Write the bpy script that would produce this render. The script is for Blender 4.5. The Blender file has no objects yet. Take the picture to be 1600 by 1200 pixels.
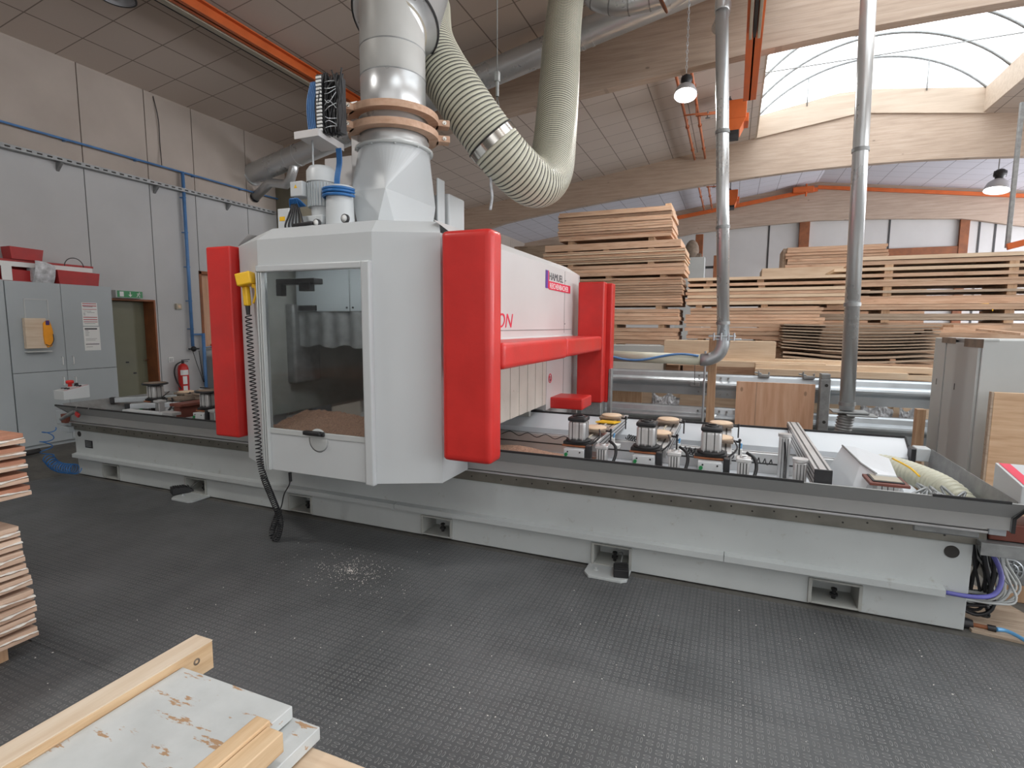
import bpy, bmesh, math, random
from mathutils import Vector, Matrix
PI = math.pi
rng = random.Random(7)
scene = bpy.context.scene
COL = scene.collection

# ---------------------------------------------------------------- camera
CAM = Vector((0, 0, 1.7))
FPX = 833.867
_yaw, _pit, _rol = -0.388067, 0.1095254, 0.00611429
_f = Vector((math.sin(_yaw)*math.cos(_pit), math.cos(_yaw)*math.cos(_pit), -math.sin(_pit)))
_r = Vector((math.cos(_yaw), -math.sin(_yaw), 0)); _u = _r.cross(_f)
_r2 = _r*math.cos(_rol) + _u*math.sin(_rol); _u2 = -_r*math.sin(_rol) + _u*math.cos(_rol)
cd = bpy.data.cameras.new('camera'); cam = bpy.data.objects.new('camera', cd); COL.objects.link(cam)
cd.sensor_width = 36; cd.lens = FPX/1600*36; cd.clip_end = 200; cd.clip_start = .05
m3 = Matrix((_r2, _u2, -_f)).transposed()
cam.matrix_world = Matrix.Translation(CAM) @ m3.to_4x4()
scene.camera = cam

def at(px, py, axis, val):
    """point of the place seen at (px, py) of the 1600x1200 frame on the plane axis=val"""
    d = _f + _r2*((px-800)/FPX) - _u2*((py-600)/FPX)
    i = 'XYZ'.index(axis)
    return CAM + d*((val-CAM[i])/d[i])

# ---------------------------------------------------------------- world, daylight, exposure
w = bpy.data.worlds.new('world'); scene.world = w; w.use_nodes = True
bg = w.node_tree.nodes['Background']; bg.inputs[0].default_value = (0.93, 0.97, 1.0, 1); bg.inputs[1].default_value = 4.2
scene.view_settings.view_transform = 'Standard'; scene.view_settings.look = 'None'
scene.view_settings.gamma = 1; scene.view_settings.use_curve_mapping = False
scene.view_settings.exposure = -0.18

def area(name, loc, sx, sy, power, color=(1, 1, 1), rot=(0, 0, 0), portal=False, spread=None):
    l = bpy.data.lights.new(name, 'AREA'); l.shape = 'RECTANGLE'; l.size = sx; l.size_y = sy
    l.energy = power; l.color = color
    if portal: l.cycles.is_portal = True
    if spread: l.spread = spread
    o = bpy.data.objects.new(name, l); o.location = loc; o.rotation_euler = rot; COL.objects.link(o)
    return o
RIDGE_X, RIDGE_Z, SL = 2.77, 7.16, 0.14
SKX0, SKX1 = 0.38, 5.30
SKY_BAYS = [(9.42, 16.55), (2.1, 9.15), (-5.2, 1.85)]
for a, b in SKY_BAYS:
    area('skylight_portal', ((SKX0+SKX1)/2, (a+b)/2, 7.45), SKX1-SKX0, b-a, 1, portal=True)
# added fill panels along the right wall, which has no windows
area('side_fill', (14.3, 12.4, 3.4), 3.4, 9.0, 700, (0.97, 0.98, 1.0), (0, PI/2, 0))
area('side_fill', (14.3, 1.0, 3.4), 3.4, 13.0, 1000, (0.95, 0.97, 1.0), (0, PI/2, 0))
area('side_fill', (14.3, 20.4, 3.0), 3.0, 6.0, 1300, (0.92, 0.93, 1.0), (0, PI/2, 0))
area('rear_fill', (2.8, -7.7, 3.2), 14.0, 3.0, 160, (0.97, 0.98, 1.0), (PI/2, 0, 0))  # added fill from behind the camera; the gable wall has no window

# ---------------------------------------------------------------- material helpers
MATS = {}
class NT:
    def __init__(s, name):
        s.m = bpy.data.materials.new(name); s.m.use_nodes = True; s.t = s.m.node_tree
        s.b = s.t.nodes['Principled BSDF']; MATS[name] = s.m
    def n(s, typ, **kw):
        nd = s.t.nodes.new(typ)
        for k, v in kw.items():
            if k.startswith('i_'): nd.inputs[k[2:].replace('_', ' ')].default_value = v
            else: setattr(nd, k, v)
        return nd
    def l(s, a, b): s.t.links.new(a, b)
    def pos(s, scale=(1, 1, 1), rnd=True, obj=False):
        if obj: src = s.n('ShaderNodeTexCoord').outputs['Object']
        else: src = s.n('ShaderNodeNewGeometry').outputs['Position']
        if rnd:
            oi = s.n('ShaderNodeObjectInfo'); mu = s.n('ShaderNodeMath', operation='MULTIPLY'); mu.inputs[1].default_value = 37.0
            s.l(oi.outputs['Random'], mu.inputs[0])
            ad = s.n('ShaderNodeVectorMath', operation='ADD'); s.l(src, ad.inputs[0]); s.l(mu.outputs[0], ad.inputs[1]); src = ad.outputs[0]
        mp = s.n('ShaderNodeMapping'); mp.inputs['Scale'].default_value = scale; s.l(src, mp.inputs['Vector'])
        return mp.outputs[0]
    def noise(s, vec, scale, detail=4, rough=.55):
        nd = s.n('ShaderNodeTexNoise'); nd.inputs['Scale'].default_value = scale; nd.inputs['Detail'].default_value = detail
        nd.inputs['Roughness'].default_value = rough; s.l(vec, nd.inputs['Vector']); return nd.outputs['Fac']
    def ramp(s, fac, stops):
        r = s.n('ShaderNodeValToRGB'); e = r.color_ramp.elements
        while len(e) < len(stops): e.new(.5)
        for el, (p, c) in zip(e, stops): el.position = p; el.color = (*c, 1) if len(c) == 3 else c
        s.l(fac, r.inputs[0]); return r.outputs[0]
    def mix(s, f, a, b, mode='MIX'):
        x = s.n('ShaderNodeMix', data_type='RGBA', blend_type=mode)
        for sock, v in ((x.inputs[0], f), (x.inputs[6], a), (x.inputs[7], b)):
            if hasattr(v, 'links'): s.l(v, sock)
            elif isinstance(v, (int, float)): sock.default_value = v
            else: sock.default_value = (*v, 1)
        return x.outputs[2]
    def math(s, op, a, b=None, c=None):
        x = s.n('ShaderNodeMath', operation=op)
        for i, v in enumerate((a, b, c)):
            if v is None: continue
            if hasattr(v, 'links'): s.l(v, x.inputs[i])
            else: x.inputs[i].default_value = v
        return x.outputs[0]
    def bump(s, h, strength=.2, dist=.01):
        b = s.n('ShaderNodeBump'); b.inputs['Strength'].default_value = strength; b.inputs['Distance'].default_value = dist
        s.l(h, b.inputs['Height']); s.l(b.outputs[0], s.b.inputs['Normal'])
    def col(s, c):
        if hasattr(c, 'links'): s.l(c, s.b.inputs['Base Color'])
        else: s.b.inputs['Base Color'].default_value = (*c, 1)
    def set(s, rough=.5, metal=0, spec=None, coat=0):
        s.b.inputs['Roughness'].default_value = rough; s.b.inputs['Metallic'].default_value = metal
        if spec is not None: s.b.inputs['Specular IOR Level'].default_value = spec
        if coat: s.b.inputs['Coat Weight'].default_value = coat

def srgb(r, g, b):
    f = lambda c: (c/255/12.92) if c/255 <= .04045 else ((c/255+.055)/1.055)**2.4
    return (f(r), f(g), f(b))
def plain(name, c, rough=.5, metal=0, var=.06, scale=6, bump=0, dirt=None, spec=None):
    s = NT(name); v = s.pos(); nz = s.noise(v, scale)
    lo = tuple(x*(1-var) for x in c); hi = tuple(min(1, x*(1+var)) for x in c)
    cc = s.ramp(nz, [(.3, lo), (.7, hi)])
    if dirt:
        d = s.noise(v, scale*5, 6, .7); k = s.ramp(d, [(.62, (0, 0, 0)), (.78, (1, 1, 1))])
        cc = s.mix(k, cc, dirt)
    s.col(cc); s.set(rough, metal, spec)
    rr = s.ramp(nz, [(.3, (rough*.85,)*3), (.7, (min(1, rough*1.15),)*3)]); s.l(rr, s.b.inputs['Roughness'])
    if bump: s.bump(s.noise(v, scale*12), bump, .004)
    return s.m
def wood(name, dark, mid, light, axis='X', k=1.0, rough=.65, rnd=.25, lam=0, knots=0, streak=None):
    s = NT(name); st = {'X': (1.2, 14, 14), 'Y': (14, 1.2, 14), 'Z': (14, 14, 1.2)}[axis]
    v = s.pos(tuple(q*k for q in st)); nz = s.noise(v, 2.2, 6, .6)
    cc = s.ramp(nz, [(.28, dark), (.5, mid), (.72, light)])
    v2 = s.pos((1, 1, 1)); big = s.noise(v2, 1.3, 3)
    cc = s.mix(s.math('MULTIPLY', big, .35), cc, tuple(x*.72 for x in mid))
    oi = s.n('ShaderNodeObjectInfo'); f = s.math('MULTIPLY', oi.outputs['Random'], rnd)
    cc = s.mix(f, cc, tuple(x*.62 for x in mid))
    if streak:
        v4 = s.pos(tuple(q*k*.5 for q in st)); q = s.noise(v4, 5, 5, .65)
        cc = s.mix(s.ramp(q, [(.60, (0, 0, 0)), (.70, (1, 1, 1))]), cc, streak)
    if lam:
        g = s.n('ShaderNodeSeparateXYZ'); s.l(s.n('ShaderNodeNewGeometry').outputs['Position'], g.inputs[0])
        fr = s.math('FRACT', s.math('DIVIDE', g.outputs[2], lam)); ln = s.math('LESS_THAN', fr, .05)
        cc = s.mix(s.math('MULTIPLY', ln, .3), cc, tuple(x*.5 for x in dark))
    if knots:
        vo = s.n('ShaderNodeTexVoronoi', feature='F1'); vo.inputs['Scale'].default_value = knots
        s.l(s.pos({'X': (.45, 0, 1), 'Y': (1, .45, 1), 'Z': (1, 0, .55)}[axis]), vo.inputs['Vector'])
        kk = s.ramp(vo.outputs['Distance'], [(.011*knots, (1, 1, 1)), (.019*knots, (0, 0, 0))])
        cc = s.mix(s.math('MULTIPLY', kk, .6), cc, tuple(x*.35 for x in dark))
    s.col(cc); s.set(rough); s.bump(nz, .15, .003); return s.m

M = {}
M['white'] = plain('white_powder_coat', (.54, .565, .575), .38, var=.02, scale=1.5)
M['white2'] = plain('warm_white_panel', (.60, .585, .58), .4, var=.03, scale=2)
M['bed'] = plain('bed_grey_white', (.475, .505, .505), .42, var=.05, scale=2.5, dirt=(.34, .33, .30))
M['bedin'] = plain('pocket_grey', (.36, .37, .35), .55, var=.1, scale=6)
M['trough'] = plain('trough_white', (.66, .69, .72), .35, var=.03, scale=2)
M['gutter'] = plain('gutter_grey_paint', (.40, .405, .40), .4, var=.05, scale=2)
M['cab'] = plain('cabinet_grey', (.40, .44, .46), .5, var=.04, scale=2)
M['cab2'] = plain('cabinet_grey_light', (.50, .52, .515), .48, var=.04, scale=2)
M['red'] = plain('red_vinyl_pad', (.60, .026, .022), .36, var=.10, scale=4, bump=.15)
M['redpaint'] = plain('red_paint', (.42, .03, .03), .5, var=.15, scale=5)
M['black'] = plain('black_plastic', (.018, .018, .02), .45, var=.2)
M['rubber'] = plain('black_rubber', (.02, .02, .021), .7, var=.25)
M['dark'] = plain('dark_void_paint', (.03, .028, .025), .7, var=.3)
M['steel'] = plain('polished_steel', (.62, .6, .56), .18, 1, var=.08, scale=3)
M['rail'] = plain('stained_rail_steel', (.26, .25, .22), .38, .85, var=.18, scale=6)
M['galv'] = plain('galvanised_steel', (.50, .535, .56), .36, .6, var=.08, scale=6)
M['galvd'] = plain('galvanised_dull', (.30, .31, .31), .5, .55, var=.2, scale=14)
M['duct'] = plain('spiral_duct_steel', (.60, .615, .62), .30, .6, var=.03, scale=3)
M['duct2'] = plain('duct_matt_zinc', (.48, .48, .46), .5, .3, var=.05, scale=5)
M['alu'] = plain('anodised_aluminium', (.62, .62, .62), .36, .6, var=.06, scale=8)
M['alud'] = plain('aluminium_shadow_groove', (.06, .06, .06), .5, .3)
M['yellow'] = plain('yellow_plastic', (.85, .50, .02), .4, var=.05)
M['orange'] = plain('orange_crane_paint', (.62, .13, .025), .45, var=.12, scale=3)
M['orange2'] = plain('orange_mitt', (.90, .36, .02), .6, var=.1)
M['coppero'] = plain('orange_pipe_paint', (.55, .17, .07), .5, var=.15)
M['cream'] = plain('cream_rail_paint', (.42, .38, .30), .5, var=.1)
M['blue'] = plain('blue_pipe_paint', (.10, .24, .50), .45, var=.15)
M['blueh'] = plain('blue_hose', (.02, .13, .36), .35, var=.1)
M['bluel'] = plain('light_blue_hose', (.12, .36, .65), .4, var=.1)
M['purple'] = plain('violet_hose', (.12, .12, .42), .45, var=.1)
M['green'] = plain('exit_green', (.01, .22, .06), .4, var=.05)
M['paper'] = plain('paper_white', (.78, .79, .78), .6, var=.02)
M['redink'] = plain('red_ink', (.45, .03, .05), .6, var=.05)
M['ink'] = plain('dark_ink', (.06, .06, .07), .6, var=.05)
M['logo'] = plain('logo_violet_blue', (.10, .04, .30), .4, var=.5, scale=5)
M['logored'] = plain('logo_red', (.72, .03, .08), .4, var=.05)
M['door'] = plain('olive_door_paint', (.20, .20, .135), .5, var=.08, scale=2)
M['concrete'] = plain('column_concrete', (.20, .18, .13), .8, var=.12, scale=4, bump=.2)
M['hose'] = plain('cream_hose_wall', (.56, .55, .44), .38, var=.06)
M['hosedark'] = plain('hose_spiral_dark', (.09, .09, .075), .45, var=.2)
M['chips'] = plain('sawdust_chips', (.56, .34, .24), .9, var=.35, scale=90, bump=1)
M['strip'] = plain('dusty_strip_curtain', (.58, .54, .49), .5, var=.08, scale=4, dirt=(.30, .20, .13))
M['backwhite'] = plain('back_wall_plaster', (.60, .59, .575), .8, var=.05, scale=1)
M['brown'] = plain('brown_painted_timber', (.26, .09, .035), .6, var=.25, scale=5)
M['corkdisc'] = plain('beige_pod_face', (.72, .54, .38), .75, var=.06, scale=20)
M['darkred'] = plain('dark_red_frame', (.16, .045, .03), .5, var=.2)
M['plastic'] = plain('crumpled_plastic_film', (.55, .56, .58), .25, var=.35, scale=14, bump=1)
M['bark'] = plain('weathered_board', (.22, .17, .13), .8, var=.3, scale=10)
M['lampshade'] = plain('lamp_shade_grey', (.5, .5, .52), .35, .3)
M['glue'] = plain('white_glue_foam', (.85, .82, .76), .7, var=.08, scale=30, bump=.8)
M['pineX'] = wood('pine_along_x', (.46, .25, .15), (.68, .44, .295), (.80, .58, .42), 'X', rnd=.32, streak=(.28, .15, .08))
M['pineY'] = wood('pine_along_y', (.50, .31, .16), (.66, .46, .27), (.76, .58, .38), 'Y', rnd=.12, knots=3)
M['paleY'] = wood('pale_birch_along_y', (.62, .47, .33), (.70, .57, .43), (.77, .66, .53), 'Y', rnd=.05)
M['paleX'] = wood('pale_pine_along_x', (.60, .42, .28), (.75, .57, .40), (.84, .69, .52), 'X', rnd=.3)
M['greyX'] = wood('greyed_pine_along_x', (.30, .22, .16), (.46, .36, .27), (.58, .47, .37), 'X', rnd=.4, streak=(.14, .09, .06))
M['pinkX'] = wood('pinkish_veneer_along_x', (.44, .26, .16), (.60, .40, .27), (.72, .53, .38), 'X', rnd=.3, streak=(.30, .15, .09))
M['plyZ'] = wood('fir_plywood_upright', (.56, .30, .17), (.70, .42, .27), (.78, .53, .37), 'Z', k=.6, rnd=.02, knots=6.5)
M['oakX'] = wood('oak_board_along_x', (.50, .31, .18), (.64, .43, .27), (.72, .53, .36), 'X', rnd=.02)
M['postZ'] = wood('timber_post_upright', (.42, .24, .13), (.55, .35, .21), (.66, .46, .30), 'Z', rnd=.1)
M['redY'] = wood('mahogany_ply_face', (.30, .12, .07), (.44, .20, .12), (.54, .29, .19), 'Y', rnd=.2)
M['plyedge'] = wood('ply_edge', (.42, .25, .17), (.60, .42, .31), (.72, .55, .43), 'Y', rnd=.2)
M['beech'] = wood('beech_ply_ring', (.50, .29, .18), (.60, .38, .26), (.68, .46, .33), 'X', rnd=.02)
M['glulam'] = wood('whitewashed_glulam', (.40, .30, .225), (.50, .385, .30), (.58, .47, .38), 'X', k=.5, rnd=.0, lam=.10, knots=3.4)
M['curb'] = wood('skylight_curb_timber', (.50, .39, .30), (.58, .47, .37), (.64, .53, .43), 'X', k=.4, rnd=.0)

# chipped white paint on the foreground boards
s = NT('chipped_white_paint'); v = s.pos((2.2, 8, 8)); n1 = s.noise(v, 3.2, 7, .65)
k_ = s.ramp(n1, [(.585, (0, 0, 0)), (.61, (1, 1, 1))]); base = s.ramp(s.noise(s.pos(), 8), [(.3, (.47, .49, .485)), (.7, (.56, .58, .575))])
s.col(s.mix(k_, base, (.40, .25, .14))); s.set(.55); s.bump(n1, .25, .003); M['chipwhite'] = s.m

# rubber mat with worn raised lozenges in crossing pairs
s = NT('lozenge_rubber_mat'); g = s.n('ShaderNodeSeparateXYZ'); s.l(s.n('ShaderNodeNewGeometry').outputs['Position'], g.inputs[0])
c = .042
ux = s.math('DIVIDE', g.outputs[0], c); uy = s.math('DIVIDE', g.outputs[1], c)
par = s.math('MODULO', s.math('ABSOLUTE', s.math('ADD', s.math('FLOOR', ux), s.math('FLOOR', uy))), 2.0)
lx = s.math('SUBTRACT', s.math('FRACT', ux), .5); ly = s.math('SUBTRACT', s.math('FRACT', uy), .5)
a_ = s.n('ShaderNodeMix', data_type='FLOAT'); s.l(par, a_.inputs[0]); s.l(lx, a_.inputs[2]); s.l(ly, a_.inputs[3])
b_ = s.n('ShaderNodeMix', data_type='FLOAT'); s.l(par, b_.inputs[0]); s.l(ly, b_.inputs[2]); s.l(lx, b_.inputs[3])
aa = s.math('DIVIDE', s.math('SUBTRACT', s.math('ABSOLUTE', a_.outputs[0]), .2), .13); bb = s.math('DIVIDE', b_.outputs[0], .38)
d2 = s.math('ADD', s.math('MULTIPLY', aa, aa), s.math('MULTIPLY', bb, bb))
top = s.ramp(d2, [(.55, (1, 1, 1)), (1.0, (0, 0, 0))])
ring = s.ramp(d2, [(.30, (0, 0, 0)), (.5, (1, 1, 1)), (.88, (1, 1, 1)), (1.0, (0, 0, 0))])
dust = s.noise(s.pos(rnd=False), 1.1, 5, .6); worn = s.noise(s.pos(rnd=False), 3.3, 4, .6)
base = s.ramp(dust, [(.30, (.050, .053, .055)), (.70, (.112, .116, .120))])
fine = s.noise(s.pos(rnd=False), 120, 3); base = s.mix(s.math('MULTIPLY', s.ramp(fine, [(.6, (0, 0, 0)), (.8, (1, 1, 1))]), .35), base, (.16, .16, .16))
wr = s.ramp(worn, [(.3, (.35,)*3), (.7, (.85,)*3)])
s.col(s.mix(s.math('MULTIPLY', ring, wr), base, (.235, .235, .23))); s.set(.5)
s.l(s.ramp(worn, [(.3, (.42,)*3), (.7, (.62,)*3)]), s.b.inputs['Roughness']); s.bump(top, .35, .004); M['mat'] = s.m

s = NT('worn_dark_screed'); v = s.pos(rnd=False); a1 = s.noise(v, 1.4, 6, .65); a2 = s.noise(v, 26, 5, .7)
cc = s.ramp(a1, [(.3, (.06, .058, .054)), (.7, (.15, .145, .13))])
s.col(s.mix(s.math('MULTIPLY', s.ramp(a2, [(.5, (0, 0, 0)), (.75, (1, 1, 1))]), .35), cc, (.24, .235, .21))); s.set(.75); s.bump(a2, .3, .004); M['floor'] = s.m

def tiles(name, c, gap, px_=.665, x0=-9.125, y0=4.98):
    s = NT(name); g = s.n('ShaderNodeSeparateXYZ'); s.l(s.n('ShaderNodeNewGeometry').outputs['Position'], g.inputs[0])
    fx = s.math('FRACT', s.math('DIVIDE', s.math('SUBTRACT', g.outputs[0], x0-40*px_), px_))
    fy = s.math('FRACT', s.math('DIVIDE', s.math('SUBTRACT', g.outputs[1], y0-40*px_), px_))
    ln = s.math('MAXIMUM', s.math('LESS_THAN', fx, .030), s.math('LESS_THAN', fy, .022))
    vo = s.n('ShaderNodeTexWhiteNoise', noise_dimensions='2D'); cv = s.n('ShaderNodeCombineXYZ')
    s.l(s.math('FLOOR', s.math('DIVIDE', s.math('SUBTRACT', g.outputs[0], x0-40*px_), px_)), cv.inputs[0])
    s.l(s.math('FLOOR', s.math('DIVIDE', s.math('SUBTRACT', g.outputs[1], y0-40*px_), px_)), cv.inputs[1]); s.l(cv.outputs[0], vo.inputs['Vector'])
    cc = s.mix(s.math('MULTIPLY', vo.outputs['Value'], .12), c, tuple(x*.8 for x in c))
    fi = s.noise(s.pos((1, 1, 1), rnd=False), 60, 3); cc = s.mix(s.math('MULTIPLY', fi, .15), cc, tuple(x*.7 for x in c))
    s.col(s.mix(ln, cc, gap)); s.set(.85); s.bump(s.math('SUBTRACT', 1, ln), .5, .01); return s.m
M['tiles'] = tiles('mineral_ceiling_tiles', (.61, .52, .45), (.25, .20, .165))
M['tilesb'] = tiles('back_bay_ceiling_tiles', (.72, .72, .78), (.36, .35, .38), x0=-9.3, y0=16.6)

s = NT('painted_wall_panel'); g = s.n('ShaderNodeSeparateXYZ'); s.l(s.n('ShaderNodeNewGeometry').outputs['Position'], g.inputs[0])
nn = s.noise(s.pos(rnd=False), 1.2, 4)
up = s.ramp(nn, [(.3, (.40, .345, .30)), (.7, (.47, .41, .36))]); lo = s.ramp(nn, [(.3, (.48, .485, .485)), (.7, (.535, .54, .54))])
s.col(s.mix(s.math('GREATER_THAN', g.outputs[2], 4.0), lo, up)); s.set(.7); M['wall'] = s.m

s = NT('scratched_polycarbonate'); v = s.pos((3, 3, .8)); n_ = s.noise(v, 6, 6)
s.b.inputs['Transmission Weight'].default_value = 1; s.b.inputs['IOR'].default_value = 1.3
s.col((.66, .68, .68)); s.l(s.ramp(n_, [(.4, (.02,)*3), (.75, (.14,)*3)]), s.b.inputs['Roughness']); M['glass'] = s.m

def emis(name, c, st):
    s = NT(name); s.b.inputs['Base Color'].default_value = (*c, 1); s.b.inputs['Emission Color'].default_value = (*c, 1)
    s.b.inputs['Emission Strength'].default_value = st; return s.m
M['lampglow'] = emis('lamp_glow', (1, .98, .95), 30)
M['lampsoft'] = emis('lamp_glow_soft', (1, .99, .97), 9)

# ---------------------------------------------------------------- mesh builder
class B:
    def __init__(s): s.bm = bmesh.new()
    def faces_from(s, vs, fs, smooth=False):
        v = [s.bm.verts.new(p) for p in vs]
        for f in fs:
            try:
                q = s.bm.faces.new([v[i] for i in f]); q.smooth = smooth
            except ValueError: pass
        return v
    def box(s, x0, x1, y0, y1, z0, z1, bev=0, seg=2, rz=0, mat=None):
        if x0 > x1: x0, x1 = x1, x0
        if y0 > y1: y0, y1 = y1, y0
        if z0 > z1: z0, z1 = z1, z0
        vs = [(x0, y0, z0), (x1, y0, z0), (x1, y1, z0), (x0, y1, z0), (x0, y0, z1), (x1, y0, z1), (x1, y1, z1), (x0, y1, z1)]
        fs = [(3, 2, 1, 0), (4, 5, 6, 7), (0, 1, 5, 4), (1, 2, 6, 5), (2, 3, 7, 6), (3, 0, 4, 7)]
        v = s.faces_from(vs, fs)
        if mat is not None:
            for q in v: q.co = mat @ q.co
        if rz:
            c = Vector(((x0+x1)/2, (y0+y1)/2, 0)); R = Matrix.Rotation(rz, 3, 'Z')
            for q in v: q.co = R @ (q.co-c) + c
        if bev:
            ed = set(e for q in v for e in q.link_edges)
            r = bmesh.ops.bevel(s.bm, geom=list(ed), offset=min(bev, .45*min(x1-x0, y1-y0, z1-z0)), segments=seg, affect='EDGES', profile=.6)
            if seg > 1:
                for f in r['faces']: f.smooth = True
        return s
    def bar(s, p0, p1, w, h, bev=0):
        """box of section w x h along p0-p1"""
        p0, p1 = Vector(p0), Vector(p1); d = p1-p0; L = d.length; z = d.normalized()
        up = Vector((0, 0, 1)) if abs(z.z) < .95 else Vector((0, 1, 0))
        x = z.cross(up).normalized(); y = x.cross(z)
        mt = Matrix.Translation(p0) @ Matrix((x, y, z)).transposed().to_4x4()
        return s.box(-w/2, w/2, -h/2, h/2, 0, L, bev, mat=mt)
    def lathe(s, prof, c=(0, 0, 0), axis=(0, 0, 1), n=24, smooth=True, arc=None, close=False):
        z = Vector(axis).normalized(); up = Vector((0, 0, 1)) if abs(z.z) < .9 else Vector((1, 0, 0))
        x = (up.cross(z)).normalized(); y = z.cross(x); c = Vector(c); rings = []
        for r, h in prof:
            if r < 1e-6: rings.append([s.bm.verts.new(c+z*h)])
            else: rings.append([s.bm.verts.new(c+z*h+(x*math.cos(2*PI*i/n)+y*math.sin(2*PI*i/n))*r) for i in range(n)])
        s.last = [q for r_ in rings for q in r_]
        for a, b in zip(rings, rings[1:]):
            for i in range(n):
                j = (i+1) % n
                try:
                    if len(a) == 1 and len(b) == 1: continue
                    if len(a) == 1: f = s.bm.faces.new((a[0], b[j], b[i]))
                    elif len(b) == 1: f = s.bm.faces.new((a[i], a[j], b[0]))
                    else: f = s.bm.faces.new((a[i], a[j], b[j], b[i]))
                    f.smooth = smooth
                except ValueError: pass
        return s
    def cyl(s, p0, p1, r, r2=None, n=20, cap=True, smooth=True):
        p0, p1 = Vector(p0), Vector(p1); L = (p1-p0).length; r2 = r if r2 is None else r2
        pr = [(r, 0), (r2, L)]
        s.lathe(pr, p0, p1-p0, n, smooth)
        if cap: s.lathe([(0, 0), (r, 0)], p0, p1-p0, n, False); s.lathe([(r2, L), (0, L)], p0, p1-p0, n, False)
        return s
    def tube(s, pts, r, n=8, cap=True, radii=None):
        pts = [Vector(p) for p in pts]; N = len(pts); prev = None; rings = []
        for i, p in enumerate(pts):
            t = (pts[min(i+1, N-1)]-pts[max(i-1, 0)])
            if t.length < 1e-9: t = Vector((0, 0, 1))
            t.normalize()
            if prev is None:
                up = Vector((0, 0, 1)) if abs(t.z) < .9 else Vector((1, 0, 0)); x = up.cross(t).normalized()
            else:
                x = prev - t*prev.dot(t); x = x.normalized() if x.length > 1e-6 else prev
            prev = x; y = t.cross(x); rr = radii[i] if radii else r
            rings.append([s.bm.verts.new(p+(x*math.cos(2*PI*k/n)+y*math.sin(2*PI*k/n))*rr) for k in range(n)])
        for a, b in zip(rings, rings[1:]):
            for i in range(n):
                f = s.bm.faces.new((a[i], a[(i+1) % n], b[(i+1) % n], b[i])); f.smooth = True
        if cap:
            for q in (rings[0][::-1], rings[-1]):
                try: s.bm.faces.new(q)
                except ValueError: pass
        return s
    def prism(s, poly, axis, a, b, bev=0):
        """2-D polygon extruded along axis; poly in the other two axes (X: y,z  Y: x,z  Z: x,y)"""
        def P(u, v, t): return {'X': (t, u, v), 'Y': (u, t, v), 'Z': (u, v, t)}[axis]
        n = len(poly); vs = [P(u, v, a) for u, v in poly]+[P(u, v, b) for u, v in poly]
        fs = [tuple(range(n))[::-1], tuple(range(n, 2*n))]+[(i, (i+1) % n, n+(i+1) % n, n+i) for i in range(n)]
        v = s.faces_from(vs, fs)
        if bev:
            ed = set(e for q in v for e in q.link_edges)
            bmesh.ops.bevel(s.bm, geom=list(ed), offset=bev, segments=2, affect='EDGES', profile=.6)
        return s
    def sheet(s, prof, axis, a, b, t=.003):
        """thin bent sheet: open 2-D profile with thickness t, extruded along axis"""
        n = len(prof); off = []
        for i in range(n):
            p = Vector(prof[i]); d = Vector(prof[min(i+1, n-1)])-Vector(prof[max(i-1, 0)]); d.normalize(); off.append((p.x-d.y*t, p.y+d.x*t))
        return s.prism(list(prof)+off[::-1], axis, a, b)
    def sphere(s, c, r, sc=(1, 1, 1), n=16):
        k = n//2; pr = [(r*math.sin(PI*i/k)*1.0, -r*math.cos(PI*i/k)) for i in range(k+1)]
        s.lathe(pr, (0, 0, 0), (0, 0, 1), n)
        for v in s.last: v.co = Vector((v.co.x*sc[0]+c[0], v.co.y*sc[1]+c[1], v.co.z*sc[2]+c[2]))
        return s
    def grid(s, fn, nu, nv, smooth=True):
        g = [[s.bm.verts.new(fn(i/nu, j/nv)) for j in range(nv+1)] for i in range(nu+1)]
        for i in range(nu):
            for j in range(nv):
                f = s.bm.faces.new((g[i][j], g[i+1][j], g[i+1][j+1], g[i][j+1])); f.smooth = smooth
        return s
    def xf(s, mt):
        for v in s.bm.verts: v.co = mt @ v.co
        return s
    def build(s, name, mat, parent=None, loc=None, mats=None):
        bm = s.bm; bmesh.ops.recalc_face_normals(bm, faces=bm.faces)
        me = bpy.data.meshes.new(name)
        if parent is not None:
            off = Vector(parent.get('_w', (0, 0, 0)))
        elif loc is not None: off = Vector(loc)
        else:
            xs = [v.co for v in bm.verts]; mn = Vector([min(c[i] for c in xs) for i in range(3)]); mx = Vector([max(c[i] for c in xs) for i in range(3)])
            off = Vector(((mn.x+mx.x)/2, (mn.y+mx.y)/2, mn.z))
        for v in bm.verts: v.co -= off
        bm.to_mesh(me); bm.free()
        me.materials.append(M[mat] if isinstance(mat, str) else mat)
        o = bpy.data.objects.new(name, me); COL.objects.link(o)
        if parent is not None: o.parent = parent; o['_w'] = tuple(off)
        else: o.location = off; o['_w'] = tuple(off)
        return o
def tag(o, label=None, cat=None, group=None, kind=None):
    if label: o['label'] = label
    if cat: o['category'] = cat
    if group: o['group'] = group
    if kind: o['kind'] = kind
    return o
def thing(name, loc, label, cat, group=None):
    o = bpy.data.objects.new(name, None); COL.objects.link(o); o.location = loc; o['_w'] = tuple(loc); o.empty_display_size = .1
    return tag(o, label, cat, group)
def struct(o): o['kind'] = 'structure'; return o
def copy_tree(o, parent=None):
    c = o.copy(); COL.objects.link(c)
    if parent is not None: c.parent = parent
    for ch in list(o.children): copy_tree(ch, c)
    return c
def place(proto, loc, label=None, rz=0, group=None):
    c = copy_tree(proto); c.location = loc; c.rotation_euler = (0, 0, rz)
    if label: c['label'] = label
    if group: c['group'] = group
    return c
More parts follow.
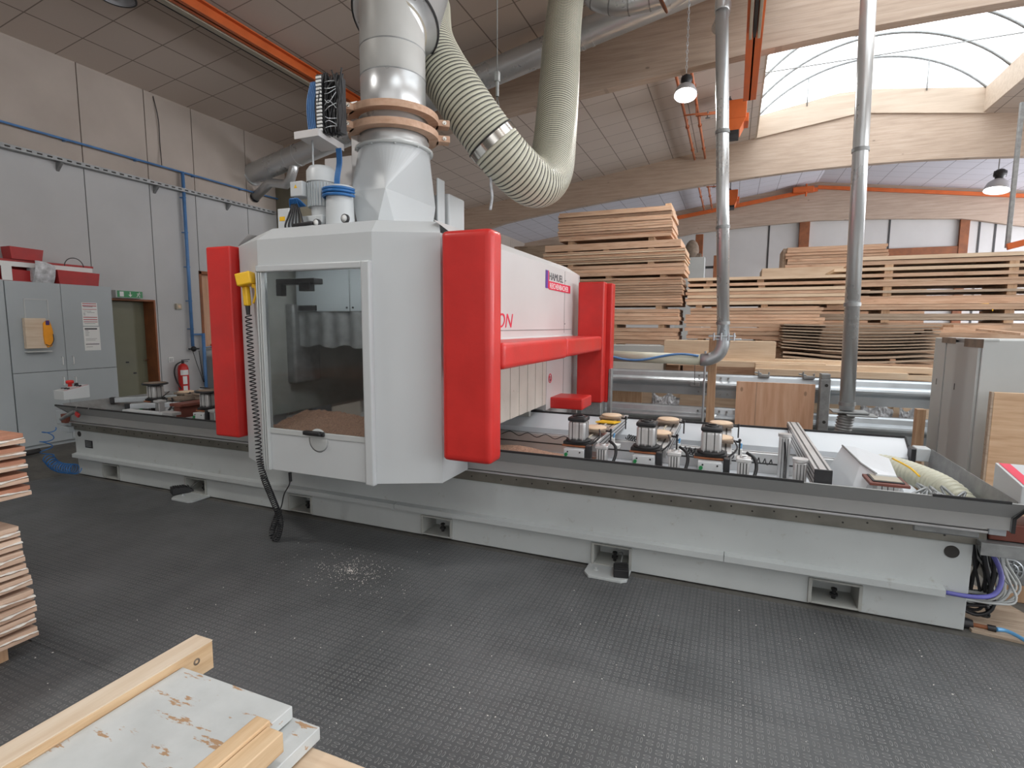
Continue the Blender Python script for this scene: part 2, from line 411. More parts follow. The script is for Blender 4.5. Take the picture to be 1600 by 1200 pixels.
def arcpts(c, r, a0, a1, n, plane='XY'):
    out = []
    for i in range(n+1):
        a = a0+(a1-a0)*i/n; u, v = r*math.cos(a), r*math.sin(a)
        out.append({'XY': (c[0]+u, c[1]+v, c[2]), 'XZ': (c[0]+u, c[1], c[2]+v), 'YZ': (c[0], c[1]+u, c[2]+v)}[plane])
    return out
def smoothpath(pts, k=8):
    """Catmull-Rom through pts"""
    P = [Vector(p) for p in pts]; out = []
    for i in range(len(P)-1):
        a = P[max(i-1, 0)]; b = P[i]; c = P[i+1]; d = P[min(i+2, len(P)-1)]
        for j in range(k):
            t = j/k; out.append(.5*((2*b)+(c-a)*t+(2*a-5*b+4*c-d)*t*t+(3*b-a-3*c+d)*t**3))
    out.append(P[-1]); return out
def corrugated(b, path, r, amp, pitch, n=24):
    P = smoothpath(path, 20); L = [0]
    for a, c in zip(P, P[1:]): L.append(L[-1]+(c-a).length)
    N = int(L[-1]/pitch*4); Q, R_ = [], []; j = 0
    for i in range(N+1):
        s_ = L[-1]*i/N
        while j < len(L)-2 and L[j+1] < s_: j += 1
        Q.append(P[j].lerp(P[j+1], (s_-L[j])/max(1e-9, L[j+1]-L[j]))); R_.append(r+amp*(-1, .3, 1, .3)[i % 4])
    b.tube(Q, r, n, radii=R_)
def coil(path, R, turns, n=14):
    """helix of radius R around a path"""
    P = smoothpath(path, 24); L = [0]
    for a, b in zip(P, P[1:]): L.append(L[-1]+(b-a).length)
    T = L[-1]; N = int(turns*n); out = []; prev = None; j = 0
    for i in range(N+1):
        s_ = T*i/N
        while j < len(L)-2 and L[j+1] < s_: j += 1
        f = (s_-L[j])/max(1e-9, L[j+1]-L[j]); p = P[j].lerp(P[j+1], f); t = (P[j+1]-P[j]).normalized()
        if prev is None: up = Vector((0, 0, 1)) if abs(t.z) < .9 else Vector((1, 0, 0)); x = up.cross(t).normalized()
        else: x = (prev-t*prev.dot(t)).normalized()
        prev = x; y = t.cross(x); a = 2*PI*turns*i/N
        out.append(p+(x*math.cos(a)+y*math.sin(a))*R)
    return out
def text_mesh(txt, size, mat, name, parent, origin, xdir, ydir, xscale=1, shear=0, ext=.002):
    cu = bpy.data.curves.new('lettering', 'FONT'); cu.body = txt; cu.size = size; cu.extrude = ext; cu.shear = shear
    t = bpy.data.objects.new('lettering', cu); COL.objects.link(t)
    dg = bpy.context.evaluated_depsgraph_get(); me = bpy.data.meshes.new_from_object(t.evaluated_get(dg)); bpy.data.objects.remove(t)
    xd, yd = Vector(xdir).normalized(), Vector(ydir).normalized(); zd = xd.cross(yd); off = Vector(parent.get('_w', (0, 0, 0))) if parent else Vector((0, 0, 0))
    for v in me.vertices: v.co = Vector(origin)+xd*v.co.x*xscale+yd*v.co.y+zd*v.co.z-off
    me.name = name; me.materials.clear(); me.materials.append(M[mat]); o = bpy.data.objects.new(name, me); COL.objects.link(o)
    if parent: o.parent = parent; o['_w'] = tuple(off)
    return o
HALL = [260, 260, 160, 160, 200, 90, 90, 160, 160]
# ================================================================ the hall
XL, XR, YN, YF = -9.1, 14.64, -8.0, 23.95
def roofz(x): return RIDGE_Z-SL*abs(x-RIDGE_X)
b = B(); b.box(XL-.4, XR+.3, YN-.2, YF+.3, -.12, 0); struct(b.build('floor', 'floor'))

# left wall: concrete panels with open joints, a door niche and a boarded opening
seams = [-7.9, -5.2, -2.5, .6, 2.7, at(118, 103, 'X', -9.1).y, 6.22, at(297.5, 172.5, 'X', -9.1).y, at(381, 205, 'X', -9.1).y, 10.8, 13.6, 16.4, 19.2, 22.0, YF]
DY0, DY1, DZ = 5.22, 6.19, 2.09
WY0, WY1, WZ0, WZ1 = 7.03, 8.3, 1.24, 2.66
b = B()
for s0, s1 in zip(seams, seams[1:]):
    g = .007
    ys = [s0+g]+[q for q in (DY0, DY1, WY0, WY1) if s0 < q < s1]+[s1-g]
    for a, c in zip(ys, ys[1:]):
        m = (a+c)/2
        if DY0 < m < DY1: b.box(XL-.16, XL, a, c, DZ, 5.62)
        elif WY0 < m < WY1: b.box(XL-.16, XL, a, c, WZ1, 5.62); b.box(XL-.16, XL, a, c, 0, WZ0)
        else: b.box(XL-.16, XL, a, c, 0, 5.62)
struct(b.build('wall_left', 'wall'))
b = B()
for z0, z1, y0, y1 in ((0, 5.7, YN, DY0), (0, 5.7, DY1, YF), (DZ, 5.7, DY0, DY1)): b.box(XL-.40, XL-.162, y0, y1, z0, z1)
b.box(XL-.5, XL-.41, YN, YF, 0, 5.7); tag(struct(b.build('wall_left_core', 'dark')))
b = B(); b.box(XR, XR+.2, YN, YF, 0, 5.7); struct(b.build('wall_right', 'backwhite'))
b = B(); b.prism([(XL-.3, 0), (XR+.2, 0), (XR+.2, 5.6), (RIDGE_X, 7.4), (XL-.3, 5.6)], 'Y', YN-.2, YN); struct(b.build('wall_front', 'backwhite'))
b = B(); b.prism([(XL-.3, 0), (XR+.2, 0), (XR+.2, 5.6), (RIDGE_X, 7.4), (XL-.3, 5.6)], 'Y', YF, YF+.2); struct(b.build('wall_back', 'backwhite'))
for i, px in enumerate((1200, 1387, 1527, 1552)):
    p = at(px, 390, 'Y', YF); b = B(); b.box(p.x-.03, p.x+.03, YF-.012, YF, 0, 6); struct(b.build('trim_seam', 'alud'))
for p0, p1, z0, z1 in ((1248, 1264, 0, 6), (1497, 1512, 0, 6)):
    x0, x1 = at(p0, 370, 'Y', YF).x, at(p1, 370, 'Y', YF).x; b = B(); b.box(x0, x1, YF-.12, YF, z0, z1, .01); struct(b.build('trim_timber_post', 'brown'))
x0, x1 = at(1385, 390, 'Y', YF).x, at(1498, 390, 'Y', YF).x; b = B(); b.box(x0, x1, YF-.1, YF, at(1440, 397, 'Y', YF).z-.6, at(1440, 387, 'Y', YF).z, .01); struct(b.build('trim_timber_rail', 'brown'))

# ceiling
b = B(); T = .12
def slab(x0, x1, y0, y1):
    b.prism([(x0, roofz(x0)), (x1, roofz(x1)), (x1, roofz(x1)+T), (x0, roofz(x0)+T)], 'Y', y0, y1)
slab(XL-.3, SKX0, YN, 16.7); slab(SKX1, XR+.2, YN, 16.7)
for y0, y1 in ((YN, -5.2), (1.85, 2.1), (9.15, 9.42), (16.55, 16.7)): slab(SKX0, RIDGE_X, y0, y1); slab(RIDGE_X, SKX1, y0, y1)
struct(b.build('ceiling', 'tiles'))
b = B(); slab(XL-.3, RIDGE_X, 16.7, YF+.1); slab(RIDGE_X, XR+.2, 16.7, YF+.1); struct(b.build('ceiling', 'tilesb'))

# glulam tie beams
def interp(t, u):
    for (a, va), (c, vc) in zip(t, t[1:]):
        if u <= c: return va+(vc-va)*(u-a)/(c-a)
    return t[-1][1]
PROF = [(0, 5.87), (1.2, 5.86), (2.4, 5.80), (3.6, 5.71), (4.8, 5.61), (6.2, 5.50), (7.8, 5.33), (9.8, 5.06), (11.9, 4.55)]
def beam(y0, y1, prof, nm='trim_1'):
    xs = [XL+i*(XR-XL)/48 for i in range(49)]
    low = [(x, interp(prof, abs(x-RIDGE_X))) for x in xs]
    b = B(); top = [(x, roofz(x)) for x in (XR, RIDGE_X, XL)]
    b.prism(low+top, 'Y', y0, y1); return struct(b.build(nm, 'glulam'))
beam(1.86, 2.06, PROF, 'trim_1'); beam(9.2, 9.4, PROF, 'trim_2'); beam(16.6, 16.8, PROF, 'trim_3')
beam(23.7, 23.9, [(0, 5.74), (2.2, 5.66), (4.6, 5.5), (6.3, 5.12), (11.9, 4.4)], 'trim_4')
# concrete columns
for y in (1.8, 8.92, 16.5):
    b = B(); b.box(XL, -8.44, y, y+.45, 0, 4.62, .02); struct(b.build('trim_column', 'concrete'))

# skylight: timber curbs, ribs, glazing
s = NT('milky_glazing'); t = s.t
tr = s.n('ShaderNodeBsdfTransparent'); tl = s.n('ShaderNodeBsdfTranslucent'); mx = s.n('ShaderNodeMixShader'); mx.inputs[0].default_value = .12
s.l(tr.outputs[0], mx.inputs[1]); s.l(tl.outputs[0], mx.inputs[2]); s.l(mx.outputs[0], t.nodes['Material Output'].inputs['Surface']); M['milky'] = s.m
CX = (SKX0+SKX1)/2; CB = 7.36; AP = 8.42; HW = (SKX1-SKX0)/2
RR = (HW*HW+(AP-CB)**2)/(2*(AP-CB)); CZ = AP-RR; AA = math.asin(HW/RR)
def archpt(k, y, r=RR): a = -AA+2*AA*k; return (CX+r*math.sin(a), y, CZ+r*math.cos(a))
for i, (y0, y1) in enumerate(SKY_BAYS):
    b = B()
    b.box(SKX0-.05, SKX0+.012, y0, y1, roofz(SKX0)-.004, CB); b.box(SKX1-.012, SKX1+.05, y0, y1, roofz(SKX1)-.004, CB)
    for ya, yb in ((y0-.05, y0+.012), (y1-.012, y1+.05)):
        b.prism([(SKX0-.05, roofz(SKX0)-.03), (RIDGE_X, RIDGE_Z-.03), (SKX1+.05, roofz(SKX1)-.03), (SKX1+.05, CB), (RIDGE_X+.3, CB+.30), (RIDGE_X-.5, CB+.32), (SKX0-.05, CB)], 'Y', ya, yb)
    struct(b.build('trim_skylight_curb', 'curb'))
    fr = B(); n = max(2, round((y1-y0)/1.18))
    for k in range(n+1):
        y = y0+.02+(y1-y0-.04)*k/n; fr.tube([archpt(q/24, y) for q in range(25)], .03 if k not in (n//2,) else .055, 6)
    for k in (.26, .5, .74): fr.tube([archpt(k, y1-.03), (archpt(k, 0)[0], y1-.03, CB+.1)], .014, 6)
    w_ = struct(fr.build('window_%d' % (i+1), 'galvd'))
    g = B(); g.grid(lambda u, v: Vector(archpt(u, y0+(y1-y0)*v, RR+.03)), 24, 2)
    for yy in (y0-.02, y1+.02):
        g.faces_from([archpt(q/24, yy) for q in range(25)]+[(SKX1, yy, CB), (SKX0, yy, CB)], [tuple(range(27))])
    gg = g.build('glazing', 'milky', w_)
    if i == 0:
        p0 = at(1200, 113, 'Z', 7.3); b = B(); b.tube([(SKX0, p0.y, 7.3), (SKX1, p0.y, 7.3)], .012, 6); tag(b.build('tie_rod', 'galvd', w_))
        b = B(); yv = p0.y-2.2
        q1, q3, q4, q5 = at(1378, 42, 'Z', 7.75), at(1536, 6, 'Z', 8.25), at(1480, -12, 'Z', 8.2), at(1515, 22, 'Z', 8.25)
        b.tube([q1, q3], .03, 6); b.tube([at(1375, 47, 'Z', 7.7), at(1532, 16, 'Z', 8.2)], .02, 6); b.tube([q4, q3, q5], .035, 6); b.tube([at(1335, 56, 'Z', 7.6), at(1440, 5, 'Z', 8.2)], .04, 6)
        b.bar(q3+Vector((-.08, 0, 0)), q3+Vector((.08, 0, .0)), .16, .16, .01); tag(b.build('opener_linkage', 'galv', w_))

# door in its niche
d = B(); d.box(XL-.30, XL-.26, DY0, DY1-.02, 0, DZ-.03, .004); dr = struct(d.build('door_1', 'door'))
for q in ((.62, .34), (.78, .46)):
    b = B(); c = at(199+(q[0]-.62)*75, 566+(q[1]-.34)*140, 'X', XL-.26); b.box(c.x, c.x+.006, c.y-.025, c.y+.025, c.z-.012, c.z+.012, .003, rz=0); b.build('dent_mark', 'black', dr)
b = B(); c = at(233, 561, 'X', XL-.22); b.cyl((XL-.26, c.y+.03, c.z), (XL-.205, c.y+.03, c.z), .016); b.bar((XL-.21, c.y+.045, c.z), (XL-.21, c.y-.10, c.z-.012), .026, .02, .006); b.box(XL-.262, XL-.254, c.y+.01, c.y+.05, c.z-.16, c.z+.05, .003)
tag(b.build('door_handle', 'steel', dr), 'steel lever handle')
b = B(); b.box(XL-.31, XL+.008, DY1-.03, DY1, 0, DZ, .004); b.box(XL-.31, XL+.008, DY0, DY1-.03, DZ-.03, DZ, .004); struct(b.build('trim_door_frame', 'brown'))
# boarded opening
b = B(); b.box(XL-.15, XL-.11, WY0, WY1, WZ0, WZ1, .004); wd = struct(b.build('window_4', M['plyZ']))
b = B(); b.box(XL-.11, XL+.012, WY0, WY0+.05, WZ0, WZ1, .004); b.box(XL-.11, XL+.012, WY0, WY1, WZ1-.06, WZ1, .004); b.box(XL-.11, XL-.02, WY0+.25, WY1, WZ0, WZ0+.07, .004); b.build('window_frame', 'brown', wd)
b = B(); b.box(XL-.02, XL+.05, WY0, WY1, WZ0-.03, WZ0, .004); b.build('window_sill', 'galvd', wd)

# rubber mat and joint lines
b = B()
b.prism([(at(60, 1000, 'Z', 0).x, 1.52), (3.2, 1.52), (3.2, 3.42), (1.42, 3.52), (-6.8, 3.52), (-6.9, 3.2), (-6.9, 1.9), (-3.5, 1.52)], 'Z', 0, .006)
b.prism([(-1.6, -3), (3.2, -3), (3.2, 1.518), (-1.6, 1.518)], 'Z', 0, .006)
b.prism([(-3.38, 1.2), (-1.6, -.35), (-1.6, 1.518), (-3.38, 1.518)], 'Z', 0, .006)
mat_ = b.build('rubber_mat', 'mat'); tag(mat_, 'black rubber floor mat with raised lozenge tread in front of the long machine', 'mat')
mt = B()
M['dust'] = plain('dust_in_joint', (.13, .128, .12), .9, var=.3, scale=30)
for x, ya, yb in ((-5.1, 1.9, 3.5), (-3.4, 1.6, 3.4), (-1.7, -1, 3.4), (1.05, -1, 3.4)):
    mt = B(); mt.box(x-.0012, x+.0012, ya, yb, .006, .0068); tag(mt.build('seam', 'dust', mat_), 'pale dusty joint between mat sheets')

# ---------------------------------------------------------------- services on the left wall
def wallrun(p0, p1, r, off, name, mat, label, cat):
    a, c = at(*p0, 'X', XL+off), at(*p1, 'X', XL+off); b = B(); b.tube([(XL+off, -6, a.z+(a.y+6)/(c.y-a.y)*(a.z-c.z)*0), (XL+off, a.y, a.z), (XL+off, c.y, a.z)], r, 8)
    for y in [v/2 for v in range(int(a.y*2), int(c.y*2)+1)][::3]: b.box(XL, XL+off+.02, y-.015, y+.015, a.z-.03, a.z+.01)
    return tag(b.build(name, mat), label, cat)
za = at(0, 189, 'X', XL+.08).z; zt = at(0, 232, 'X', XL+.1).z+.02
b = B(); b.tube([(XL+.08, -6, za), (XL+.08, 8.9, za)], .016, 8)
for y in range(-5, 9): b.box(XL, XL+.09, y-.012, y+.012, za-.022, za+.004)
air = tag(b.build('air_line', 'blue'), 'thin blue compressed-air pipe running high along the left wall', 'pipe')
yv = at(287, 300, 'X', XL+.08).y
b = B(); b.tube([(XL+.08, yv, za), (XL+.08, yv, 1.28)], .028, 10); b.tube([(XL+.08, yv, 1.5), (XL+.08, yv+.22, 1.5)], .016, 8); b.tube([(XL+.08, yv+.22, 1.52), (XL+.08, yv+.22, 0)], .03, 10)
for z in (1.6, 2.1, 2.7, 3.3, 3.9): b.box(XL, XL+.1, yv-.03, yv+.03, z-.008, z+.008, .003)
drop = tag(b.build('air_drop', 'blue', air), 'vertical blue drop pipe')
b = B(); b.cyl((XL+.08, yv, 1.30), (XL+.08, yv, 1.42), .026); b.sphere((XL+.1, yv, 1.24), .05); b.bar((XL+.08, yv-.08, 1.24), (XL+.08, yv+.12, 1.24), .03, .03, .006)
b.tube(smoothpath([(XL+.1, yv-.02, 1.2), (XL+.1, yv+.05, .95), (XL+.1, yv+.16, .62)]), .006, 6); b.tube(smoothpath([(XL+.1, yv+.1, 1.2), (XL+.1, yv+.13, .9), (XL+.1, yv+.17, .62)]), .006, 6)
tag(b.build('valve', 'black', air), 'black ball valve and thin whips')
b = B(); b.sheet([(XL+.03, zt+.06), (XL+.03, zt), (XL+.13, zt), (XL+.13, zt+.06)], 'Y', -6, 8.8, .003)
tray = tag(b.build('cable_tray', 'galvd'), 'perforated galvanised cable tray along the left wall', 'cable tray')
b = B()
for i in range(60): b.box(XL+.131, XL+.134, 1.6+i*.12, 1.66+i*.12, zt+.02, zt+.04)
b.build('perforation', 'dark', tray)
b = B()
for y in (4.9, 6.3, 7.7): b = B(); b.prism([(XL, zt-.12), (XL+.13, zt-.004), (XL, zt-.004)], 'Y', y-.02, y+.02); b.build('bracket', 'galvd', tray)
b = B(); y0 = at(238, 150, 'X', XL+.02).y; b.tube(smoothpath([(XL+.01, y0+.02, 5.45), (XL+.03, y0+.07, 5.1), (XL+.02, y0+.08, 4.7), (XL+.06, y0+.06, za)]), .007, 6)
tag(b.build('loose_cable', 'black'), 'thin black cable hanging from the ceiling edge at a wall joint', 'cable')

# emergency exit sign
c0, c1 = at(183, 459, 'X', XL+.10), at(223.5, 460, 'X', XL+.10)
zc = c0.z; b = B(); b.box(XL+.0, XL+.10, c0.y-.02, c1.y, zc-.06, zc+.06, .006)
sg = tag(b.build('exit_sign', 'cab2'), 'green emergency exit sign box above the olive door', 'sign')
b = B(); b.box(XL+.10, XL+.104, c0.y, c1.y-.01, zc-.05, zc+.052); fp = b.build('sign_face', 'green', sg)
b = B(); L = (c1.y-c0.y-.01)/3; X = XL+.104
def q2(y0_, y1_, z0_, z1_): b.box(X, X+.003, y0_, y1_, z0_, z1_)
y = c0.y+L*.5; q2(y-.03, y+.03, zc-.038, zc+.038)                     # door
b.build('door_pictogram', 'paper', fp); b = B()
y = c0.y+L*1.5; q2(y-.006, y+.006, zc-.01, zc+.04); b.prism([(y-.03, zc-.005), (y+.03, zc-.005), (y, zc-.04)], 'X', X, X+.003)  # arrow
b.build('arrow_pictogram', 'paper', fp); b = B()
y = c0.y+L*2.5; b.cyl((X, y+.012, zc+.03), (X+.003, y+.012, zc+.03), .009, n=10)
for a in (((y, zc+.018), (y-.012, zc-.008)), ((y-.012, zc-.008), (y+.016, zc-.022)), ((y+.016, zc-.022), (y+.012, zc-.042)), ((y-.012, zc-.008), (y-.03, zc-.036)), ((y-.002, zc+.014), (y+.026, zc+.004)), ((y-.002, zc+.014), (y-.026, zc+.016))):
    b.bar((X+.0015, *a[0]), (X+.0015, *a[1]), .003, .008)
b.build('running_figure', 'paper', fp)
# small beige box, light switch
c = at(279, 479, 'X', XL+.03); b = B(); b.box(XL, XL+.05, c.y-.05, c.y+.05, c.z-.05, c.z+.05, .008); o = tag(b.build('alarm_call_box', M['cream']), 'small square beige call box on the wall right of the door', 'wall box')
b = B(); b.box(XL+.05, XL+.056, c.y-.025, c.y+.025, c.z-.025, c.z+.025, .003); b.build('button_face', 'corkdisc', o)
c = at(268, 562, 'X', XL+.02); b = B(); b.box(XL, XL+.015, c.y-.045, c.y+.045, c.z-.045, c.z+.045, .004); o = tag(b.build('light_switch', 'paper'), 'flat white light switch low on the wall left of the blue pipe', 'switch')
b = B(); b.box(XL+.015, XL+.021, c.y-.03, c.y+.03, c.z-.03, c.z+.03, .003); b.build('rocker', 'cab2', o)

# fire extinguisher
c = at(286, 575, 'X', XL+.13); y = c.y; z1 = at(286, 568, 'X', XL+.13).z; t = thing('fire_extinguisher', (XL+.13, y, z1-.62), 'red fire extinguisher with black hose hung on the wall beside the blue pipe', 'fire extinguisher')
b = B(); b.lathe([(0, -.60), (.072, -.60), (.085, -.57), (.085, -.09), (.07, -.035), (.03, 0), (0, 0)], (XL+.13, y, z1), n=24); b.build('cylinder', 'redpaint', t).data.materials[0] = M['red']
b = B(); b.cyl((XL+.13, y, z1-.01), (XL+.13, y, z1+.05), .022); b.bar((XL+.13, y-.02, z1+.06), (XL+.13, y+.13, z1+.065), .02, .014, .004); b.bar((XL+.13, y-.02, z1+.035), (XL+.13, y+.10, z1+.03), .02, .012, .004); b.build('valve_head', 'black', t)
b = B(); b.tube(smoothpath([(XL+.13, y-.03, z1+.03), (XL+.14, y-.13, z1-.02), (XL+.14, y-.17, z1-.15), (XL+.14, y-.13, z1-.32), (XL+.16, y-.07, z1-.45)]), .012, 8); b.build('hose', 'black', t)
b = B()
for z0, z2, w_ in ((-.20, -.11, .9), (-.36, -.22, .45), (-.50, -.39, .45)):
    b.grid(lambda u, v: Vector((XL+.13+.0865*math.cos(-.9*w_*1.0+.9*w_*2*u-.35), y+.0865*math.sin(-.9*w_+.9*w_*2*u-.35), z1+z0+(z2-z0)*v)), 8, 1)
b.build('label_sticker', 'paper', t)
# grey drum behind it
c = at(335, 590, 'X', -8.75); b = B(); b.lathe([(0, 0), (.29, 0), (.29, .1), (.30, .11), (.29, .12), (.29, 1.12), (.30, 1.13), (.27, 1.16), (0, 1.17)], (-8.72, 7.35, .02), n=32); o = tag(b.build('pressure_vessel', 'cab2'), 'grey cylindrical air tank against the wall behind the red gantry edge', 'tank')
b = B(); b.tube(smoothpath([(XL+.1, yv+.24, 1.26), (-8.95, 7.25, 1.28), (-8.7, 7.3, 1.25), (-8.6, 7.35, 1.17)]), .009, 6); b.build('hose', 'bluel', o)

# ---------------------------------------------------------------- ducts
t = thing('extraction_duct', (-9.1, 8.36, 4.7), 'large galvanised extraction duct climbing from the left wall in front of the first timber beam', 'duct')
A0 = Vector((-9.14, 8.36, 4.70)); A1 = Vector((.6, 8.36, 6.66)); dv = (A1-A0)
b = B(); b.cyl(A0, A1, .20, n=36, cap=False)
b.build('pipe', 'duct', t)
u_ = dv.normalized()
for k in (.10, .125, .70, .715): b = B(); c = A0+dv*k; b.cyl(c-u_*.02, c+u_*.02, .208, n=36); b.build('coupling_band', 'duct', t)
b = B(); b.cyl(A0, A0+u_*.03, .225, n=36); b.build('coupling_band', 'duct', t)
we = at(410, 313, 'X', XL+.0); we.y = 8.36; b = B(); j = A0+dv*.115; b.tube([j, j+Vector((-.02, 0, -.22)), j+Vector((-.10, 0, -.40)), j+Vector((-.22, 0, -.50)), we+Vector((.45, 0, .26)), we], .09, 20); b.build('branch_pipe', 'duct', t)
b = B(); b.cyl(we, we+Vector((.03, 0, .017)), .10, n=24); b.build('flange', 'black', t)
# upper bend and cut pipe end near the top edge
t = thing('segmented_bend', tuple(at(960, 0, 'Y', 7.6)), 'segmented steel pipe bend beside the long duct at the top of the picture', 'duct bend')
P = smoothpath([at(905, -60, 'Y', 7.6), at(925, -8, 'Y', 7.6), at(965, 6, 'Y', 7.6), at(1015, -2, 'Y', 7.6), at(1080, -25, 'Y', 7.6)], 5)
b = B(); b.tube(P, .14, 24); b.build('pipe', 'duct', t)
b = B()
for k in range(3, len(P)-2, 3): d_ = (P[k+1]-P[k]).normalized(); b.cyl(P[k]-d_*.008, P[k]+d_*.008, .146, n=24)
b.build('seam_ring', 'galvd', t)
c0, c1 = at(1036, 6, 'Y', 7.3), at(1095, -40, 'Y', 7.3)
t = thing('branch_stub', tuple(c0), 'short pipe stub with a brown blanking disc hanging below the long duct', 'duct stub')
b = B(); b.cyl(c0, c1, .115, .16, n=32, cap=False); dd = (c1-c0).normalized(); b.cyl(c0+dd*.05, c0+dd*.065, .126, .128, n=32); b.build('pipe', 'duct', t)
b = B(); b.cyl(c0-dd*.01, c0+dd*.004, .119, n=32); b.build('blanking_disc', 'brown', t)

# slim steel pipes
def pipe_run(name, pts, r, label, joints, mat='duct'):
    t = thing(name, tuple(pts[0]), label, 'pipe'); b = B(); b.tube(pts, r, 28); b.build('pipe', mat, t)
    b = B()
    for a in joints:
        p0, p1 = Vector(pts[0]), Vector(pts[-1]); c = p0.lerp(p1, a); d_ = (p1-p0).normalized(); b.cyl(c-d_*.018, c+d_*.018, r+.008, n=28)
    if joints: b.build('clamp_ring', 'galvd', t)
    return t
a0, a1 = at(1130, 524, 'Y', 6.8), at(1128, 18, 'Y', 6.8)
t1 = pipe_run('extraction_pipe', [a0, a1], .070, 'slim galvanised pipe rising between the lumber stacks with an elbow at its foot', [.04, .345, .64])
b = B(); e = [a1]+[a1+Vector((-.02*k, .10*k, .16*math.sin(k*.35)*1.6)) for k in range(1, 8)]; b.tube(smoothpath([a1, a1+Vector((0, .02, .12)), a1+Vector((0, .15, .25)), a1+Vector((0, .6, .3)), a1+Vector((-.1, 1.35, .5))], 4), .078, 20); b.build('top_elbow', 'duct', t1)
hz = at(955, 558, 'Y', 6.8).z
el = smoothpath([a0, (a0.x, 6.8, hz+.17), (a0.x-.05, 6.8, hz+.06), (a0.x-.16, 6.8, hz)], 5)
b = B(); b.tube(el+[Vector((a0.x-.24, 6.8, hz))], .074, 24); b.build('foot_elbow', 'galv', t1)
b = B(); b.tube([(a0.x-.24, 6.8, hz), (-1.7, 6.8, hz+.02)], .066, 24); b.build('horizontal_pipe', 'hose', t1)
b = B(); b.box(a0.x-.16, a0.x+.14, 6.72, 6.88, a0.z-.02, a0.z+.0, .004); b.box(a0.x-.09, a0.x+.2, 6.74, 6.86, a0.z-.055, a0.z-.035, .004)
for dx in (-.1, -.02, .06, .12): b.cyl((a0.x+dx, 6.70, a0.z-.06), (a0.x+dx, 6.70, a0.z+.03), .01)
b.build('slide_gate', 'galv', t1)
b = B(); P = []
for i in range(40):
    k = i/39; P.append((-.35-1.3*k, 6.8-.075, hz+.02+.045*math.sin(k*2.2*PI+.6)))
b.tube(P, .014, 8); tag(b.build('blue_air_hose', 'blue'), 'blue hose winding along the cream horizontal pipe behind the gantry', 'hose')
p0, p1 = at(1323, 640, 'Y', 6.3), at(1357, 0, 'Y', 6.3); d_ = (p1-p0); p2 = p0+d_*1.55
t2 = pipe_run('extraction_pipe', [p0, p2], .068, 'slim galvanised pipe standing before the crash barrier, right of the plywood panel', [.01, .175, .42])
b = B(); c = p0+Vector((0, 0, -.02)); b.box(c.x-.14, c.x+.18, 6.2, 6.42, c.z-.008, c.z+.008, .003); b.box(c.x-.02, c.x+.24, 6.14, 6.36, c.z-.028, c.z-.014, .003); b.build('slide_gate', 'galvd', t2)
b = B(); P = [(c.x-.01-.006*k, 6.3, c.z-.03-.0125*k) for k in range(34)]; rad = [.078 if k % 2 else .064 for k in range(34)]; P2 = []; r2 = []
for p_, q_ in zip(P, rad): P2.append(p_); r2.append(q_)
corrugated(b, [(c.x, 6.3, c.z-.03), (c.x-.02, 6.3, c.z-.2), (c.x-.04, 6.3, c.z-.45)], .072, .008, .028); b.build('bellows', 'galvd', t2)
# ================================================================ machine bed
X0, X1, YF0, YR0 = -6.72, 1.285, 3.57, 4.86
bed = thing('machine_bed', (-2.7, 4.2, 0), 'long grey-white machine bed with fork pockets along its foot and dark-lipped gutters', 'machine bed')
pockets = [(-6.27, -6.02), (-4.98, -4.70), (-3.63, -3.38), (-2.235, -1.975), (-.835, -.575), (.52, .78)]
b = B()
b.box(X0, X1, YF0, YR0, .215, .52, .006)
xs = [X0]+[q for p in pockets for q in p]+[X1]
for i in range(0, len(xs), 2): b.box(xs[i], xs[i+1], YF0+.012, YR0, .012, .215, .004)
for a, c in pockets: b.box(a, c, YF0+.012, YR0, .175, .215); b.box(a, c, YF0+.21, YR0, .03, .175)
b.build('frame', 'bed', bed)
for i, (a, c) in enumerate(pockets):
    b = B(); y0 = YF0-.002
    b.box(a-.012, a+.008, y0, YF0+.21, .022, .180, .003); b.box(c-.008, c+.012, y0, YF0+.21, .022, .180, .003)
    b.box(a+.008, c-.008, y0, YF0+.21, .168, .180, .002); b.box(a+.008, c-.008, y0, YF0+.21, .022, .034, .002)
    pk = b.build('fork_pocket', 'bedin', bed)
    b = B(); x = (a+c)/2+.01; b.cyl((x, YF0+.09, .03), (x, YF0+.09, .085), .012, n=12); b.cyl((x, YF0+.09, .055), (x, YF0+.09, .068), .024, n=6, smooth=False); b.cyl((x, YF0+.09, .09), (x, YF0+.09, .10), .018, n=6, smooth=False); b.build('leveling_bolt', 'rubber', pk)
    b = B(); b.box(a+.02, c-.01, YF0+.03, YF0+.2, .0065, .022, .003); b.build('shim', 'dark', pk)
b = B()
b.prism([(YF0, .214), (YF0-.05, .214), (YF0-.05, .252), (YF0, .262)], 'X', X0+.01, -2.47); b.prism([(YF0, .214), (YF0-.05, .214), (YF0-.05, .252), (YF0, .262)], 'X', -2.465, .02)
b.prism([(YF0, .214), (YF0-.05, .214), (YF0-.05, .252), (YF0, .262)], 'X', .024, 1.168, 0)
b.build('cable_ledge', 'bed', bed)
